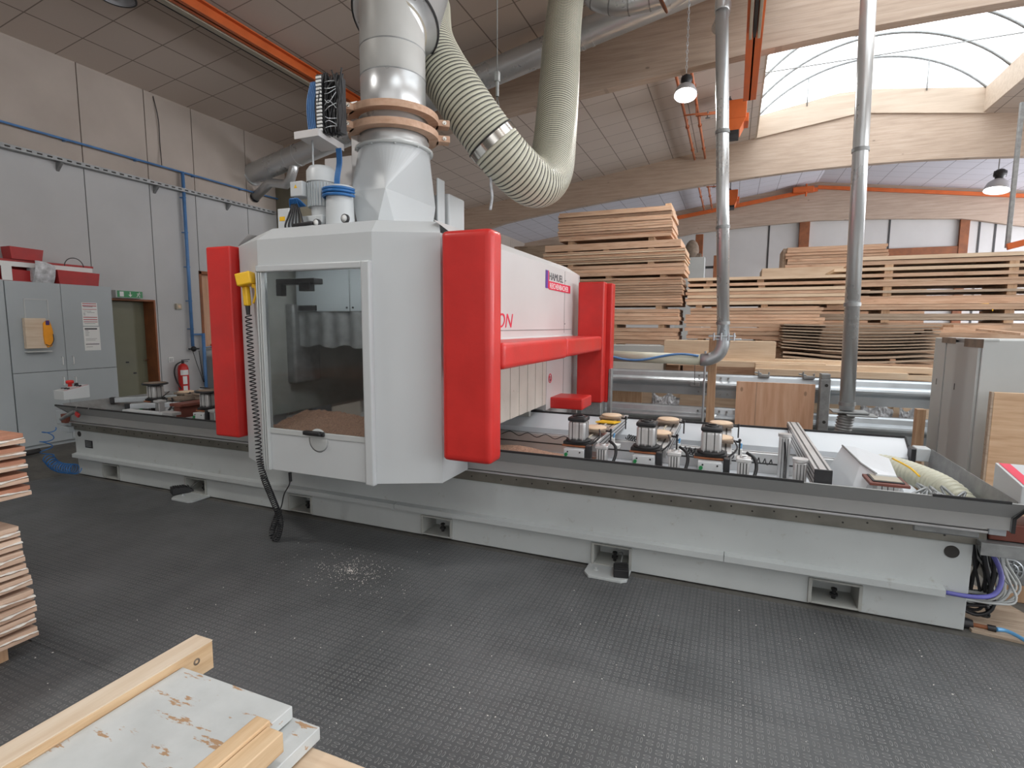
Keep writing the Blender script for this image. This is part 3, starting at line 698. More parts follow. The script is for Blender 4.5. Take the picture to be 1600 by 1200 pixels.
# port hole, plate
c = at(1487, 862, 'Y', YF0-.001); b = B(); b.cyl((c.x, YF0-.004, c.z), (c.x, YF0+.02, c.z), .035, n=28); b.build('port_hole', 'dark', bed)
c = at(124, 678, 'Y', YF0-.001); b = B(); b.cyl((c.x, YF0-.004, c.z), (c.x, YF0+.02, c.z), .03, n=20); b.build('port_hole', 'dark', bed)
c = at(139, 694, 'Y', YF0-.001); b = B(); b.box(c.x-.065, c.x+.065, YF0-.004, YF0, c.z-.042, c.z+.042, .002); pl = b.build('type_plate', 'black', bed)
b = B()
for k in range(4): b.box(c.x-.05, c.x+.045, YF0-.0055, YF0-.004, c.z+.022-k*.016, c.z+.028-k*.016)
b.build('plate_lines', 'galvd', pl)
# rail strip and guide rail
b = B(); b.box(X0-.02, X1+.05, YF0-.014, YF0+.10, .522, .600, .003); b.build('rail_strip', 'rail', bed)
b = B()
for i in range(66): x = X0+.06+i*.122; b.cyl((x, YF0-.0165, .572 if i % 2 else .556), (x, YF0-.012, .572 if i % 2 else .556), .0055, n=8)
b.build('rail_bolt', 'dark', bed)
b = B(); b.box(X0-.1, X1+.07, YF0-.045, YF0+.03, .602, .617, .004); b.box(X0-.1, X1+.07, YF0-.035, YF0+.03, .620, .632, .003); b.build('guide_rail', 'alu', bed)
# front gutter, rear gutter
GX0, GX1 = -6.63, 1.41
prof = [(3.52, .636), (3.50, .640), (3.50, .712), (3.366, .822)]
b = B(); b.sheet(prof, 'X', GX0, GX1, -.004)
b.sheet([(3.52, .636), (3.56, .636), (3.56, .60)], 'X', GX0, GX1, .004); fg = b.build('front_gutter', 'gutter', bed)
b = B()
for a, c in ((GX0, -6.28), (-6.25, -6.08), (-6.05, .42), (1.02, 1.345)): b.bar((a, 3.364, .826), (c, 3.364, .826), .012, .014)
b.build('rubber_lip', 'rubber', fg)
b = B()
for sx, X in ((1, GX1), (-1, GX0)):
    b = B(); b.sheet([(X+sx*.004, .63), (X+sx*.004, .71), (X+sx*.015, .80)] if sx > 0 else [(X-.13, .815), (X-.004, .71), (X-.004, .63)], 'Y', 3.5, 4.80, .004)
    for q in (3.5,):
        b.bar((X, q, .635), (X, q, .712), .012, .012); b.bar((X, q, .712), (X+sx*.01, 3.366, .822), .012, .012)
    eg = b.build('gutter_end', 'galvd', bed)
    b = B()
if True:
    sx, X = 1, GX1
    b.bar((X+sx*.006, 3.498, .63), (X+sx*.006, 3.498, .712), .016, .014); b.bar((X+sx*.006, 3.498, .712), (X+sx*.012, 3.362, .826), .016, .014)
b.build('rubber_lip', 'rubber', eg)
b = B(); b.sheet([(4.865, .50), (4.865, .705), (5.05, .828)], 'X', GX0, 1.315, -.004); rg = b.build('rear_gutter', 'trough', bed)
b = B(); b.bar((GX0, 5.052, .832), (1.315, 5.052, .832), .014, .02); b.bar((1.318, 5.05, .832), (1.318, 4.862, .70), .012, .014); b.bar((1.318, 4.862, .70), (1.318, 4.862, .6), .012, .014); b.build('rubber_lip', 'rubber', rg)
b = B(); b.prism([(4.866, .50), (4.866, .705), (5.048, .828), (5.048, .5)], 'X', 1.30, 1.312); b.build('end_plate', 'trough', rg)
# inner tray: floor, long aluminium rails, chips
b = B(); b.box(X0, X1, 3.6, 4.86, .523, .54); b.build('tray_floor', 'trough', bed)
for (y0, y1, z0, z1) in ((3.60, 3.70, .54, .66), (3.74, 3.80, .54, .70), (4.60, 4.68, .54, .70)):
    b = B(); b.box(GX0+.05, 1.0, y0, y1, z0, z1, .004); lr = b.build('long_rail', 'alu', bed)
    b = B(); b.box(GX0+.05, 1.0, y0-.0015, y0+.001, (z0+z1)/2-.006, (z0+z1)/2+.006); b.box(GX0+.05, 1.0, (y0+y1)/2-.006, (y0+y1)/2+.006, z1-.001, z1+.0015); b.build('t_groove', 'alud', lr)
r3 = random.Random(3); b = B()
def chip(u, v):
    x = -3.4+u*2.35; y = 3.82+v*.76; h = .06*math.exp(-((x+1.72)/.32)**2-((y-4.42)/.16)**2)*1.5+.035*math.exp(-((x+2.7)/.5)**2)
    e = math.sin(PI*u)**.5*math.sin(PI*v)**.5 if 0 < u < 1 and 0 < v < 1 else 0
    return Vector((x, y, .541+e*(.012+h+r3.uniform(0, .014))))
b.grid(chip, 110, 34, False); tag(b.build('sawdust_heap', 'chips'), 'loose pinkish sawdust and chips heaped in the machine tray beside the gantry', 'sawdust', kind='stuff')

# ---------------------------------------------------------------- gantry
GX, GW = -1.72, -3.59
g = thing('machining_gantry', (-2.65, 4.4, .6), 'white enclosed machining gantry with red padded bumpers and a tall window, astride the bed', 'machine')
FY = 2.9; ZB, ZT = .632, 2.292
def wallp(p, q, z0, z1, t=.03):
    p, q = Vector((*p, 0)), Vector((*q, 0)); d_ = (q-p).normalized(); n_ = Vector((-d_.y, d_.x, 0))
    return [(p.x, p.y), (q.x, q.y), (q.x+n_.x*t, q.y+n_.y*t), (p.x+n_.x*t, p.y+n_.y*t)]
PA, PB, PC, PD = (-3.545, 3.09), (-3.15, FY), (-2.165, FY), (-1.77, 3.09)
b = B()
b.prism(wallp(PA, PB, 0, 0), 'Z', ZB, ZT); b.prism(wallp(PC, PD, 0, 0), 'Z', ZB, ZT)
b.prism(wallp(PB, PC, 0, 0), 'Z', 2.075, ZT); b.box(PB[0], -3.10, FY, FY+.03, ZB, 2.075)
b.prism([(-1.77, 3.09), (-1.77, 3.47), (-1.80, 3.47), (-1.80, 3.09)], 'Z', ZB, ZT); b.prism([(-3.545, 3.09), (-3.515, 3.09), (-3.515, 3.47), (-3.545, 3.47)], 'Z', ZB, ZT)
# bevel ring and roof of the cabin
ring0 = [PA, PB, PC, PD]; ring1 = [(-3.46, 3.20), (-3.11, 3.01), (-2.205, 3.01), (-1.84, 3.20)]
v0 = [(x, y, ZT) for x, y in ring0]; v1 = [(x, y, 2.385) for x, y in ring1]
b.faces_from(v0+v1, [(i, i+1, 5+i, 4+i) for i in range(3)])
b.faces_from(v1+[(-1.84, 6.1, 2.385), (-3.46, 6.1, 2.385)], [(0, 1, 2, 3, 4, 5)])
b.box(PB[0]+.02, PC[0]-.02, FY+.02, 3.30, ZB+.005, ZB+.03)
b.build('cabin_housing', 'white', g)
# main body behind: side walls above the opening, bevel, roof, rear leg
b = B()
for sx, X in ((1, GX), (-1, GW)):
    xi = X-sx*.04
    b.box(X, xi, 3.12, 6.32, 1.60, 2.30)
    b.faces_from([(X, 3.12, 2.30), (X, 6.32, 2.30), (X-sx*.12, 6.15, 2.385), (X-sx*.12, 3.12, 2.385)], [(0, 1, 2, 3)])
    b.box(X, xi, 5.13, 6.32, .84, 1.60)
    b.box(X-sx*.02, X-sx*.05, 3.12, 5.13, 1.40, 1.60)
b.box(GW, GX, 6.30, 6.34, .2, 2.30); b.box(GW+.04, GX-.04, 5.13, 5.16, .84, 2.3)
b.faces_from([(GX, 6.32, 2.30), (GW, 6.32, 2.30), (GW+.12, 6.15, 2.385), (GX-.12, 6.15, 2.385)], [(0, 1, 2, 3)])
b.box(-3.2, -1.78, 5.12, 6.3, .02, .82, .01)
b.build('bridge_housing', 'white2', g)
b = B(); X = GX+.001
b.box(X, X+.0015, 5.715, 5.722, 1.62, 2.29); b.box(X, X+.0015, 3.2, 6.0, 1.655, 1.661); b.box(X, X+.0015, 5.715, 5.722, .85, 1.56)
for z in (2.19, 1.72): b.cyl((X, 5.74, z), (X+.006, 5.74, z), .006, n=10)
b.build('panel_joint', 'galvd', g)
# sill below the bridge wall
b = B(); b.prism([(GX, 1.60), (GX+.03, 1.585), (GX+.03, 1.56), (GX, 1.56)], 'X' if False else 'Y', 3.13, 6.0); b.build('sill', 'white2', g)
# padded bumpers
def pad(name, x0, x1, y0, y1, z0, z1, bev=.035, label=None):
    b = B(); b.box(x0, x1, y0, y1, z0, z1, bev, 4); o = b.build(name, 'red', g)
    if label: o['label'] = label
    return o
pad('bumper', -1.705, -1.355, 2.975, 3.15, .822, 2.282, .045, 'broad red bumper beside the window side')
pad('bumper', -3.82, -3.565, 3.02, 3.16, .80, 2.29, .02, 'left edge red bumper')
pad('bumper', -1.645, -1.345, 6.01, 6.17, .818, 2.195, .02, 'rear red bumper'); pad('bumper', -1.60, -1.29, 6.20, 6.36, .80, 2.19, .02)
pad('bumper_bar', -1.715, -1.35, 3.16, 4.60, 1.412, 1.588, .035); pad('bumper_bar', -1.715, -1.355, 4.625, 6.0, 1.418, 1.585, .035)
pad('bumper_block', -1.735, -1.375, 5.27, 5.66, .838, .955, .02, 'low red block bumper')
b = B(); b.box(-1.60, -1.36, 6.05, 6.25, .2, .82, .01); b.box(-1.32, -1.28, 6.2, 6.3, .2, 1.2, .004); b.build('rear_leg', 'galvd', g)
# strip curtain
b = B(); n = 16
for i in range(n):
    y0 = 3.44+i*(5.12-3.44)/n; y1 = y0+(5.12-3.44)/n*1.02; zb = .90+.0*i
    b.box(GX-.008+.004*(i % 2), GX-.004+.004*(i % 2), y0, y1-.004, zb, 1.585)
sc = b.build('strip_curtain', 'strip', g)
b = B()
for i in range(0, 14):
    b.box(GW+.004+.004*(i % 2), GW+.008+.004*(i % 2), 3.44+i*.12, 3.556+i*.12, .9, 1.585)
b.build('strip_curtain', 'strip', g)
# lettering and pictogram
X = GX+.002
t = B(); t.box(X, X+.002, 5.06, 5.155, 2.07, 2.245); lg = t.build('logo_block', 'logo', g)
t = B(); t.box(X+.002, X+.003, 5.13, 5.155, 2.07, 2.245); t.build('logo_edge', 'logored', lg)
t = B(); t.box(X, X+.002, 5.165, 5.93, 2.062, 2.145); rb = t.build('logo_band', 'logored', g)
text_mesh('HAMUEL', .105, 'ink', 'logo_lettering', g, (X, 5.17, 2.160), (0, 1, 0), (0, 0, 1), 1.18, ext=.001)
text_mesh('REICHENBACHER', .078, 'paper', 'logo_lettering', rb, (X+.0025, 5.185, 2.075), (0, 1, 0), (0, 0, 1), 1.08, ext=.001)
text_mesh('ON', .165, 'logored', 'model_lettering', g, (X, 3.865, 1.682), (0, 1, 0), (0, 0, 1), 1.25, .25, ext=.001)
c = at(859.5, 591, 'X', X); t = B(); tor = [(X, c.y+.045*math.cos(k*PI/12), c.z+.045*math.sin(k*PI/12)) for k in range(25)]; t.tube(tor, .005, 5); t.bar((X, c.y-.03, c.z+.03), (X, c.y+.03, c.z-.03), .004, .01); tag(t.build('prohibition_pictogram', 'logored', g), 'small red ring pictogram')
t = B(); t.box(X, X+.001, c.y-.012, c.y+.012, c.z-.03, c.z+.02); t.build('prohibition_pictogram', 'ink', g)

# cabin window: guides, frame, pane, sill, kick panel, handle
b = B()
b.box(-2.235, -2.165, FY-.035, FY+.01, ZB-.012, 2.11, .012); b.box(-3.145, -2.228, FY-.034, FY+.009, 2.061, 2.109, .01)
b.build('window_frame', 'white', g)
b = B()
for x in (-3.147, -3.125, -3.105): b.box(x, x+.012, FY-.03, FY+.005, ZB, 2.06, .003)
b.build('door_guide', 'cab2', g)
b = B(); b.box(-3.10, -2.237, FY-.012, FY+.002, .905, .945, .004); b.build('sill_bar', 'cab2', g)
b = B(); b.box(-3.10, -2.237, FY-.006, FY+.006, ZB-.002, .905, .003); b.build('kick_panel', 'white', g)
b = B(); b.box(-3.095, -2.24, FY-.002, FY+.003, .945, 2.06); b.build('window_pane', 'glass', g)
c = at(490, 678, 'Y', FY-.03); b = B()
b.box(c.x-.085, c.x+.085, FY-.03, FY-.012, c.z-.018, c.z+.018, .008); b.box(c.x-.075, c.x+.075, FY-.06, FY-.03, c.z-.008, c.z+.02, .009)
b.build('window_handle', 'black', g)
b = B(); b.lathe([(0, 0), (.085, 0), (.07, .002), (0, .002)], (c.x+.02, FY-.007, c.z-.05), (0, -1, 0), 28); b.build('wear_disc', 'cab2', g)
# interior of the cabin seen through the pane
b = B()
b.box(-3.50, -3.46, 3.15, 5.1, .95, 2.25); b.box(-1.86, -1.82, 3.15, 5.1, 1.62, 2.25)
b.box(-3.5, -1.82, 4.9, 4.95, .8, 2.25); b.build('inner_wall', 'bedin', g)
l = bpy.data.lights.new('cabin_light', 'AREA'); l.shape = 'RECTANGLE'; l.size = 1.1; l.size_y = .06; l.energy = 6; lo = bpy.data.objects.new('cabin_light', l); COL.objects.link(lo); lo.location = (-2.6, 3.12, 2.26)
YI = 3.5; ci0 = at(464, 487, 'Y', YI); ci1 = at(464, 540, 'Y', YI)
b = B(); b.box(ci0.x, -1.9, YI, YI+.03, ci0.z, 2.25, .004); ip = b.build('spindle_cover', 'cab', g)
cs = at(482, 481, 'Y', YI); cj = at(546, 440, 'Y', YI)
b = B(); b.box(cs.x-.10, cs.x+.09, YI-.012, YI, cs.z-.025, cs.z+.02, .003); b.box(cj.x-.002, cj.x+.002, YI-.002, YI, ci0.z, 2.2)
for dx in (-.03, .03): b.cyl((cj.x+dx, YI-.006, ci0.z+.03), (cj.x+dx, YI, ci0.z+.03), .008, n=8)
b.build('slot', 'black', ip)
b = B()
b.grid(lambda u, v: Vector((ci0.x+.01+u*.98, YI+.012+.012*math.sin(u*40)+.01*math.sin(u*17), ci0.z-(ci0.z-ci1.z+.012*math.sin(u*23))*v)), 90, 4)
b.build('spindle_curtain', 'galvd', g)
s0, s1 = at(429, 475, 'Y', 3.45), at(463, 600, 'Y', 3.45)
b = B(); b.box(s0.x, s1.x, 3.45, 3.75, s1.z, s0.z, .02); b.build('spindle_head', 'galvd', g)
s0, s1 = at(446, 535, 'Y', 3.7), at(486, 690, 'Y', 3.7); b = B(); b.box(s0.x, s1.x, 3.76, 4.0, s1.z, s0.z+.05, .03); b.build('tool_rack', 'cab', g)
s0, s1 = at(418, 552, 'Y', 3.4), at(440, 568, 'Y', 3.4); b = B(); b.box(s0.x, s1.x, 3.4, 3.43, s1.z, s0.z, .004); b.build('tool_tray', 'paper', g)
s0, s1 = at(488, 568, 'Y', 4.88), at(566, 660, 'Y', 4.88); b = B(); b.box(s0.x, s1.x, 4.86, 4.89, s1.z-.1, s0.z, .004); b.build('dust_flap', 'strip', g)
b = B(); b.box(-3.05, -2.7, 2.96, 3.05, 1.98, 2.02, .005); b.box(-3.04, -2.99, 2.95, 3.0, 1.9, 1.98, .004); b.box(-2.83, -2.73, 2.95, 3.0, 1.93, 1.99, .004); b.build('door_damper', 'black', g)
r4 = random.Random(5); b = B()
b.grid(lambda u, v: Vector((-3.3+u*1.1, 2.96+v*.5, .87+.015*math.sin(u*7)+.10*v+r4.uniform(0, .015))), 50, 16, False)
tag(b.build('sawdust_heap', 'chips'), 'pinkish sawdust piled behind the bottom of the cabin window', 'sawdust', kind='stuff')

# hopper on the roof: rectangle with cut corners lofted to a circle
hx0, hx1, hy0, hy1 = -2.72, -2.405, 3.40, 4.12; HC = Vector((-2.56, 3.75)); HR = .275; N = 48
zlo, zmid, zhi = 2.385, 2.70, 3.065
b = B()
def rect_pt(a):
    dx, dy = math.cos(a), math.sin(a); cx, cy = (hx0+hx1)/2, (hy0+hy1)/2; hw, hh = (hx1-hx0)/2, (hy1-hy0)/2
    k = min(hw/abs(dx) if abs(dx) > 1e-9 else 1e9, hh/abs(dy) if abs(dy) > 1e-9 else 1e9); return Vector((cx+dx*k, cy+dy*k))
corner = math.atan2((hy1-hy0)/2, (hx1-hx0)/2)
corners = [(hx1, hy1), (hx0, hy1), (hx0, hy0), (hx1, hy0)]
top = [b.bm.verts.new((HC.x+HR*math.cos(2*PI*i/N), HC.y+HR*math.sin(2*PI*i/N), zhi)) for i in range(N)]
cv = [b.bm.verts.new((x, y, zmid)) for x, y in corners]
for q in range(4):
    i0 = q*N//4
    for i in range(i0, i0+N//4): b.bm.faces.new((top[i % N], top[(i+1) % N], cv[q]))
    b.bm.faces.new((cv[q-1], cv[q], top[i0 % N]))
# lower box with triangular corner facets
k = .10
low = []
for (x, y), sx, sy in zip(corners, (1, -1, -1, 1), (1, 1, -1, -1)):
    ex, ey = x+sx*.0, y+sy*.0
    low.append(((x-sx*.10, y+sy*.02, zlo-.05), (x+sx*.02, y-sy*.14, zlo-.05)))
bl = []
for q in range(4):
    p1, p2 = low[q]; bl.append((b.bm.verts.new(p1), b.bm.verts.new(p2)))
for q in range(4): b.bm.faces.new((cv[q], bl[q][0], bl[q][1]))
b.bm.faces.new((cv[0], cv[1], bl[1][0], bl[0][0])); b.bm.faces.new((cv[1], cv[2], bl[2][1], bl[1][1])); b.bm.faces.new((cv[2], cv[3], bl[3][0], bl[2][0])); b.bm.faces.new((cv[3], cv[0], bl[0][1], bl[3][1]))
hop = b.build('extraction_hopper', 'white', g)
b = B(); b.lathe([(HR-.01, -.012), (HR+.03, -.012), (HR+.03, .006), (HR-.01, .006)], (HC.x, HC.y, zhi), n=48)
for i in range(10): a = i*PI/5+.3; b.cyl((HC.x+(HR+.018)*math.cos(a), HC.y+(HR+.018)*math.sin(a), zhi-.02), (HC.x+(HR+.018)*math.cos(a), HC.y+(HR+.018)*math.sin(a), zhi-.01), .008, n=6)
b.build('flange', 'cab2', hop)
b = B(); b.box(-2.62, -2.37, 4.30, 4.6, 2.38, 2.86, .02, 3); b.box(-2.40, -2.385, 4.13, 4.25, 2.4, 2.95, .004); b.build('roof_box', 'white', g)

# ducting above: connector, wooden clamp rings, duct, wide bend mouth
dk = thing('vertical_duct', (HC.x, HC.y, zhi), 'fat zinc duct rising from the gantry hopper into a wide flared bend', 'duct')
b = B(); c3 = (HC.x, HC.y, 0)
b.lathe([(.26, zhi), (.272, zhi+.03), (.262, zhi+.05), (.275, zhi+.07), (.262, zhi+.09), (.262, zhi+.16), (.272, zhi+.18), (.25, zhi+.2), (.25, 3.40)], c3, n=48); b.build('connector', 'duct', dk)
b = B(); b.lathe([(.249, 3.36), (.252, 3.365), (.252, 3.60), (.249, 3.605)], c3, n=56); b.build('pipe_section', 'duct', dk)
b = B(); b.lathe([(.249, 3.602), (.252, 3.606), (.252, 3.815)], c3, n=56); b.build('pipe_section', 'duct2', dk)
b = B(); b.lathe([(.249, 3.812), (.251, 3.816), (.249, 4.17)], c3, n=56); b.build('pipe_section', 'duct2', dk)
b = B()
for z in (3.603, 3.813): b = B(); b.lathe([(.251, z-.006), (.256, z), (.251, z+.006)], c3, n=56); b.build('seam_bead', 'galvd', dk)
ax = Vector((0, .5, .86)).normalized(); c = Vector((HC.x, HC.y+.0, 3.985))
b = B(); b.lathe([(.25, -.02), (.265, .02), (.335, .085), (.345, .09), (.345, .10), (.335, .13), (.32, .35), (.30, .9), (.30, 2.35)], c, ax, 56); b.build('flared_bend', 'duct', dk)
b = B(); b.lathe([(.341, .083), (.352, .09), (.352, .10), (.344, .106)], c, ax, 56); b.build('rim', 'rubber', dk)
b = B(); b.lathe([(.255, .00), (.262, .01), (.275, .035)], c, ax, 56); b.build('tape_seal', 'cream', dk)
def clamp_ring(z, ang, nm_label):
    b = B(); n = 40; r0, r1, h = .272, .352, .05; P = []
    out = [(r1*math.cos(a), r1*math.sin(a)) for a in [2*PI*i/n for i in range(n)]]
    b.lathe([(r0, 0), (r1, 0), (r1, h), (r0, h), (r0, 0)], (HC.x, HC.y, z), n=64, smooth=False)
    o = b.build('wooden_clamp_ring', 'beech'); tag(o, nm_label, 'clamp ring')
    for a in (ang, ang+PI*.88):
        d_ = Vector((math.cos(a), math.sin(a), 0)); t_ = Vector((-d_.y, d_.x, 0)); c_ = Vector((HC.x, HC.y, z+h/2))+d_*.385
        e = B(); e.box(-.055, .055, -.05, .05, -h/2, h/2, .006, mat=Matrix.Translation(c_) @ Matrix((d_, t_, Vector((0, 0, 1)))).transposed().to_4x4()); lug = e.build('lug', 'beech', o)
        e = B(); s_ = -1 if t_.y > 0 else 1; p = c_+t_*s_*.05+d_*.01; e.cyl(p, p+t_*s_*.008, .016, n=16); e.cyl(p, p+t_*s_*.018, .007, n=8); e.build('bolt', 'steel', lug)
    return o
for m_ in M.values(): m_.use_backface_culling = False
clamp_ring(3.290, math.radians(240), 'upper of the two wooden clamp rings round the fat vertical duct')
clamp_ring(3.165, math.radians(238), 'lower of the two wooden clamp rings, just above the hopper flange')

# flexible hose
hp = [(-2.76, 4.60, 4.62), (-2.60, 4.36, 4.21), (-2.43, 4.27, 3.91), (-2.21, 4.25, 3.60), (-2.03, 4.32, 3.34), (-1.86, 4.47, 3.11), (-1.73, 4.74, 2.995), (-1.70, 5.08, 3.16), (-1.77, 5.45, 3.60), (-1.87, 5.88, 4.30), (-2.01, 6.40, 5.05), (-2.11, 6.87, 5.75), (-2.15, 7.2, 6.3)]
hz_ = thing('flexible_hose', (-1.73, 4.7, 2.8), 'cream spiral-wound suction hose sagging in a deep bend under the ceiling', 'hose')
P = smoothpath(hp, 30); L = [0]
for a, c in zip(P, P[1:]): L.append(L[-1]+(c-a).length)
pitch = .034; N = int(L[-1]/pitch*4); Q, R_ = [], []; j = 0
for i in range(N+1):
    s_ = L[-1]*i/N
    while j < len(L)-2 and L[j+1] < s_: j += 1
    Q.append(P[j].lerp(P[j+1], (s_-L[j])/(L[j+1]-L[j]))); R_.append(.209+(0, .009, .011, .009)[i % 4])
b = B(); b.tube(Q, .22, 40, cap=False, radii=R_); b.build('hose_wall', 'hose', hz_)
b = B(); prev = None; npt = 40; jr = []
up = Vector((0, 0, 1))
# dark valleys of the spiral: thin rings set in the valleys
def ringtube(bm_, c, t, r, rt, n=40):
    t = t.normalized(); x = (Vector((.3, 1, .2)).cross(t)).normalized(); y = t.cross(x); pts = [c+(x*math.cos(2*PI*k/n)+y*math.sin(2*PI*k/n))*r for k in range(n+1)]
    bm_.tube(pts, rt, 5, cap=False)
for i in range(0, N-1, 4): ringtube(b, Q[i], Q[min(i+1, N)]-Q[max(i-1, 0)], .2125, .0066)
b.build('spiral', 'hosedark', hz_)
def at_hose(f): i = int(N*f); return Q[i], (Q[i+1]-Q[i-1]).normalized()
ci = min(range(len(Q)), key=lambda i: (Q[i]-Vector((-1.97, 4.37, 3.26))).length); c, t_ = Q[ci], (Q[ci+1]-Q[ci-1]).normalized()
b = B(); b.cyl(c-t_*.035, c+t_*.035, .226, n=48); b.build('joint_band', 'steel', hz_)
b = B(); ringtube(b, c-t_*.042, t_, .224, .008); b.build('clamp', 'dark', hz_)
b = B(); p = c+Vector((-.02, 0, -.228)); b.tube(smoothpath([p, p+Vector((.0, 0, -.12)), p+Vector((.012, 0, -.22)), p+Vector((-.006, 0, -.33))], 5), .012, 6, radii=None); tag(b.build('hanging_tape', 'plastic', hz_), 'pale strip of tape hanging down')
b = B(); p = c+Vector((.02, .02, .23)); q_ = Vector((p.x-.05, p.y+.1, 7.0)); b.tube([p+Vector((.04, 0, 0)), p+Vector((0, .02, .16))], .004, 5); b.tube([p-Vector((.04, 0, 0)), p+Vector((0, .02, .16))], .004, 5); b.tube([p+Vector((0, .02, .16)), q_], .004, 5)
w_ = b.build('hanging_wire', 'galvd'); tag(w_, 'thin steel wire rope holding up the sagging suction hose', 'wire rope')
b = B(); b.cyl(p+Vector((0, .02, .16)), p+Vector((0, .02, .30)), .014); b.box(p.x-.02, p.x+.02, p.y, p.y+.04, p.z+.28, p.z+.36, .006); b.build('turnbuckle', 'galvd', w_)

# drives and services on the gantry roof
b = B(); b.box(-3.17, -3.06, 3.12, 3.22, 2.385, 2.55, .006); b.build('junction_box', 'white', g)
b = B(); b.box(-3.15, -3.10, 3.118, 3.12, 2.46, 2.49); b.build('warning_label', 'yellow', g)
b = B(); mx0 = -2.905; my = 3.30; zz0 = 2.385
b.cyl((mx0-.01, my, zz0), (mx0-.01, my, 2.49), .115, .12, n=28); b.box(mx0-.11, mx0+.09, my-.11, my+.1, 2.44, 2.50, .01); b.cyl((mx0, my, 2.49), (mx0, my, 2.57), .08, n=24); b.cyl((mx0, my, 2.57), (mx0, my, 2.80), .098, n=28)
b.lathe([(.108, 2.75), (.108, 2.83), (.085, 2.865), (0, 2.87)], (mx0, my, 0), n=28); b.box(mx0-.185, mx0-.07, my-.13, my-.02, 2.64, 2.75, .008)
mo = b.build('spindle_drive_motor', 'white', g)
b = B()
for i in range(28): a = 2*PI*i/28; b.bar((mx0+.097*math.cos(a), my+.097*math.sin(a), 2.57), (mx0+.097*math.cos(a), my+.097*math.sin(a), 2.74), .007, .02)
b.build('cooling_fin', 'cab', mo)
b = B(); yy = my-.131; b.prism([(mx0-.145, 2.70), (mx0-.115, 2.70), (mx0-.13, 2.725)], 'Y', yy-.001, yy); b.build('warning_label', 'yellow', mo)
cxx = -2.715
b = B(); b.cyl((cxx, 3.27, zz0), (cxx, 3.27, 2.66), .105, .095, n=32); b.cyl((cxx, 3.27, 2.66), (cxx, 3.27, 2.70), .10, n=32); cyo = b.build('balance_cylinder', 'white', g)
b = B()
for z in (2.63, 2.655, 2.675): b.tube(arcpts((cxx, 3.27, z), .115, PI*.85, PI*2.05, 24), .011, 8)
b.build('blue_hose_loop', 'blueh', cyo)
b = B()
for i in range(6): b.tube(smoothpath([(-3.07+i*.010, 3.16, 2.58), (-3.06+i*.022, 3.12, 2.50), (-3.08+i*.034, 3.10, 2.42), (-3.08+i*.034, 3.12, 2.38)], 5), .007, 6)
b.build('hose_tail', 'black', g)
b = B()
for i in range(6): b.tube(smoothpath([(-3.10+i*.016, 3.18, 2.56), (-3.07+i*.012, 3.15, 2.62), (-3.02+i*.01, 3.2, 2.57)], 5), .006, 6)
b.build('hose_tail', 'blueh', g)
for px, py, r in ((497, 349, .028), (541, 342, .03)):
    c = at(px, py, 'Y', 3.05); b = B(); b.lathe([(0, 0), (r, 0), (r, .02), (r*.85, .022), (0, .018)], (c.x, 3.05, max(c.z, 2.40)), (0, -1, 0), 24); go = b.build('pressure_gauge', 'black', g); b = B(); b.lathe([(0, .019), (r*.8, .0225), (0, .0235)], (c.x, 3.05, max(c.z, 2.40)), (0, -1, 0), 24); b.build('gauge_face', 'paper', go)
b = B(); b.bar((-2.93, 3.02, 2.395), (-2.75, 3.02, 2.405), .03, .025, .008); b.build('valve_block', 'black', g)
# mast, cable shelf and cable chain
b = B(); b.box(-2.83, -2.765, 3.56, 3.62, 2.385, 3.42, .004); b.box(-2.764, -2.70, 3.56, 3.64, 2.385, 3.20, .004); b.build('mast', 'alu', g)
b = B(); SZ = 3.035; T0, T1, T2 = at(460, 213, 'Z', SZ), at(497, 207, 'Z', SZ), at(537, 232, 'Z', SZ)
T3 = T0+(T2-T1)*1.0
b.prism([(T0.x, T0.y), (T1.x, T1.y), (T2.x, T2.y), (T3.x, T3.y)], 'Z', SZ, SZ+.012)
for p_, q_ in ((T0, T1), (T1, T2)): b.bar(p_+Vector((0, 0, .004)), q_+Vector((0, 0, .004)), .006, .05)
b.prism([(-3.13, SZ), (-2.83, SZ), (-2.83, SZ-.22), (-3.13, SZ-.26)], 'Y', 3.60, 3.61)
sh = b.build('cable_shelf', 'white2', g)
b = B(); q_ = T0.lerp(T2, .35); b.cyl((q_.x, q_.y, 2.86), (q_.x, q_.y, SZ), .007); b.build('shelf_rod', 'galv', g)
CC = T1.lerp(T3, .35); ch = thing('cable_chain', (CC.x, CC.y, SZ+.013), 'black energy chain of cables standing on the white shelf at the gantry mast', 'cable chain')
def cpt(px, z, dy=0): q = at(px, 180, 'Y', CC.y+dy); return Vector((q.x, q.y, z))
z0c, z1c = SZ+.014, SZ+.40
b = B()
for i in range(15): z = z0c+.01+i*.025; p_ = cpt(500, z, -.08); b.box(p_.x-.022, p_.x+.022, p_.y-.01, p_.y, z, z+.015, .002)
b.build('chain_link', 'paper', ch)
b = B(); p_ = cpt(500, z0c, -.065); b.box(p_.x-.03, p_.x+.03, p_.y, p_.y+.05, z0c, z1c+.01); p_ = cpt(534, z0c, 0); b.box(p_.x-.014, p_.x+.016, p_.y-.04, p_.y+.03, z0c-.0, z1c-.01)
rr = random.Random(11)
for i in range(44):
    s_ = cpt(rr.uniform(505, 532), z0c, rr.uniform(-.06, .05)); e1, e2, e3 = (Vector((rr.uniform(-.05, .05), rr.uniform(-.03, .03), h_)) for h_ in (.13, .26, .385+rr.random()*.03))
    b.tube(smoothpath([s_, s_+e1, s_+e2, s_+e3], 5), .004+.004*rr.random(), 5)
b.build('cable_bundle', 'black', ch)
b = B()
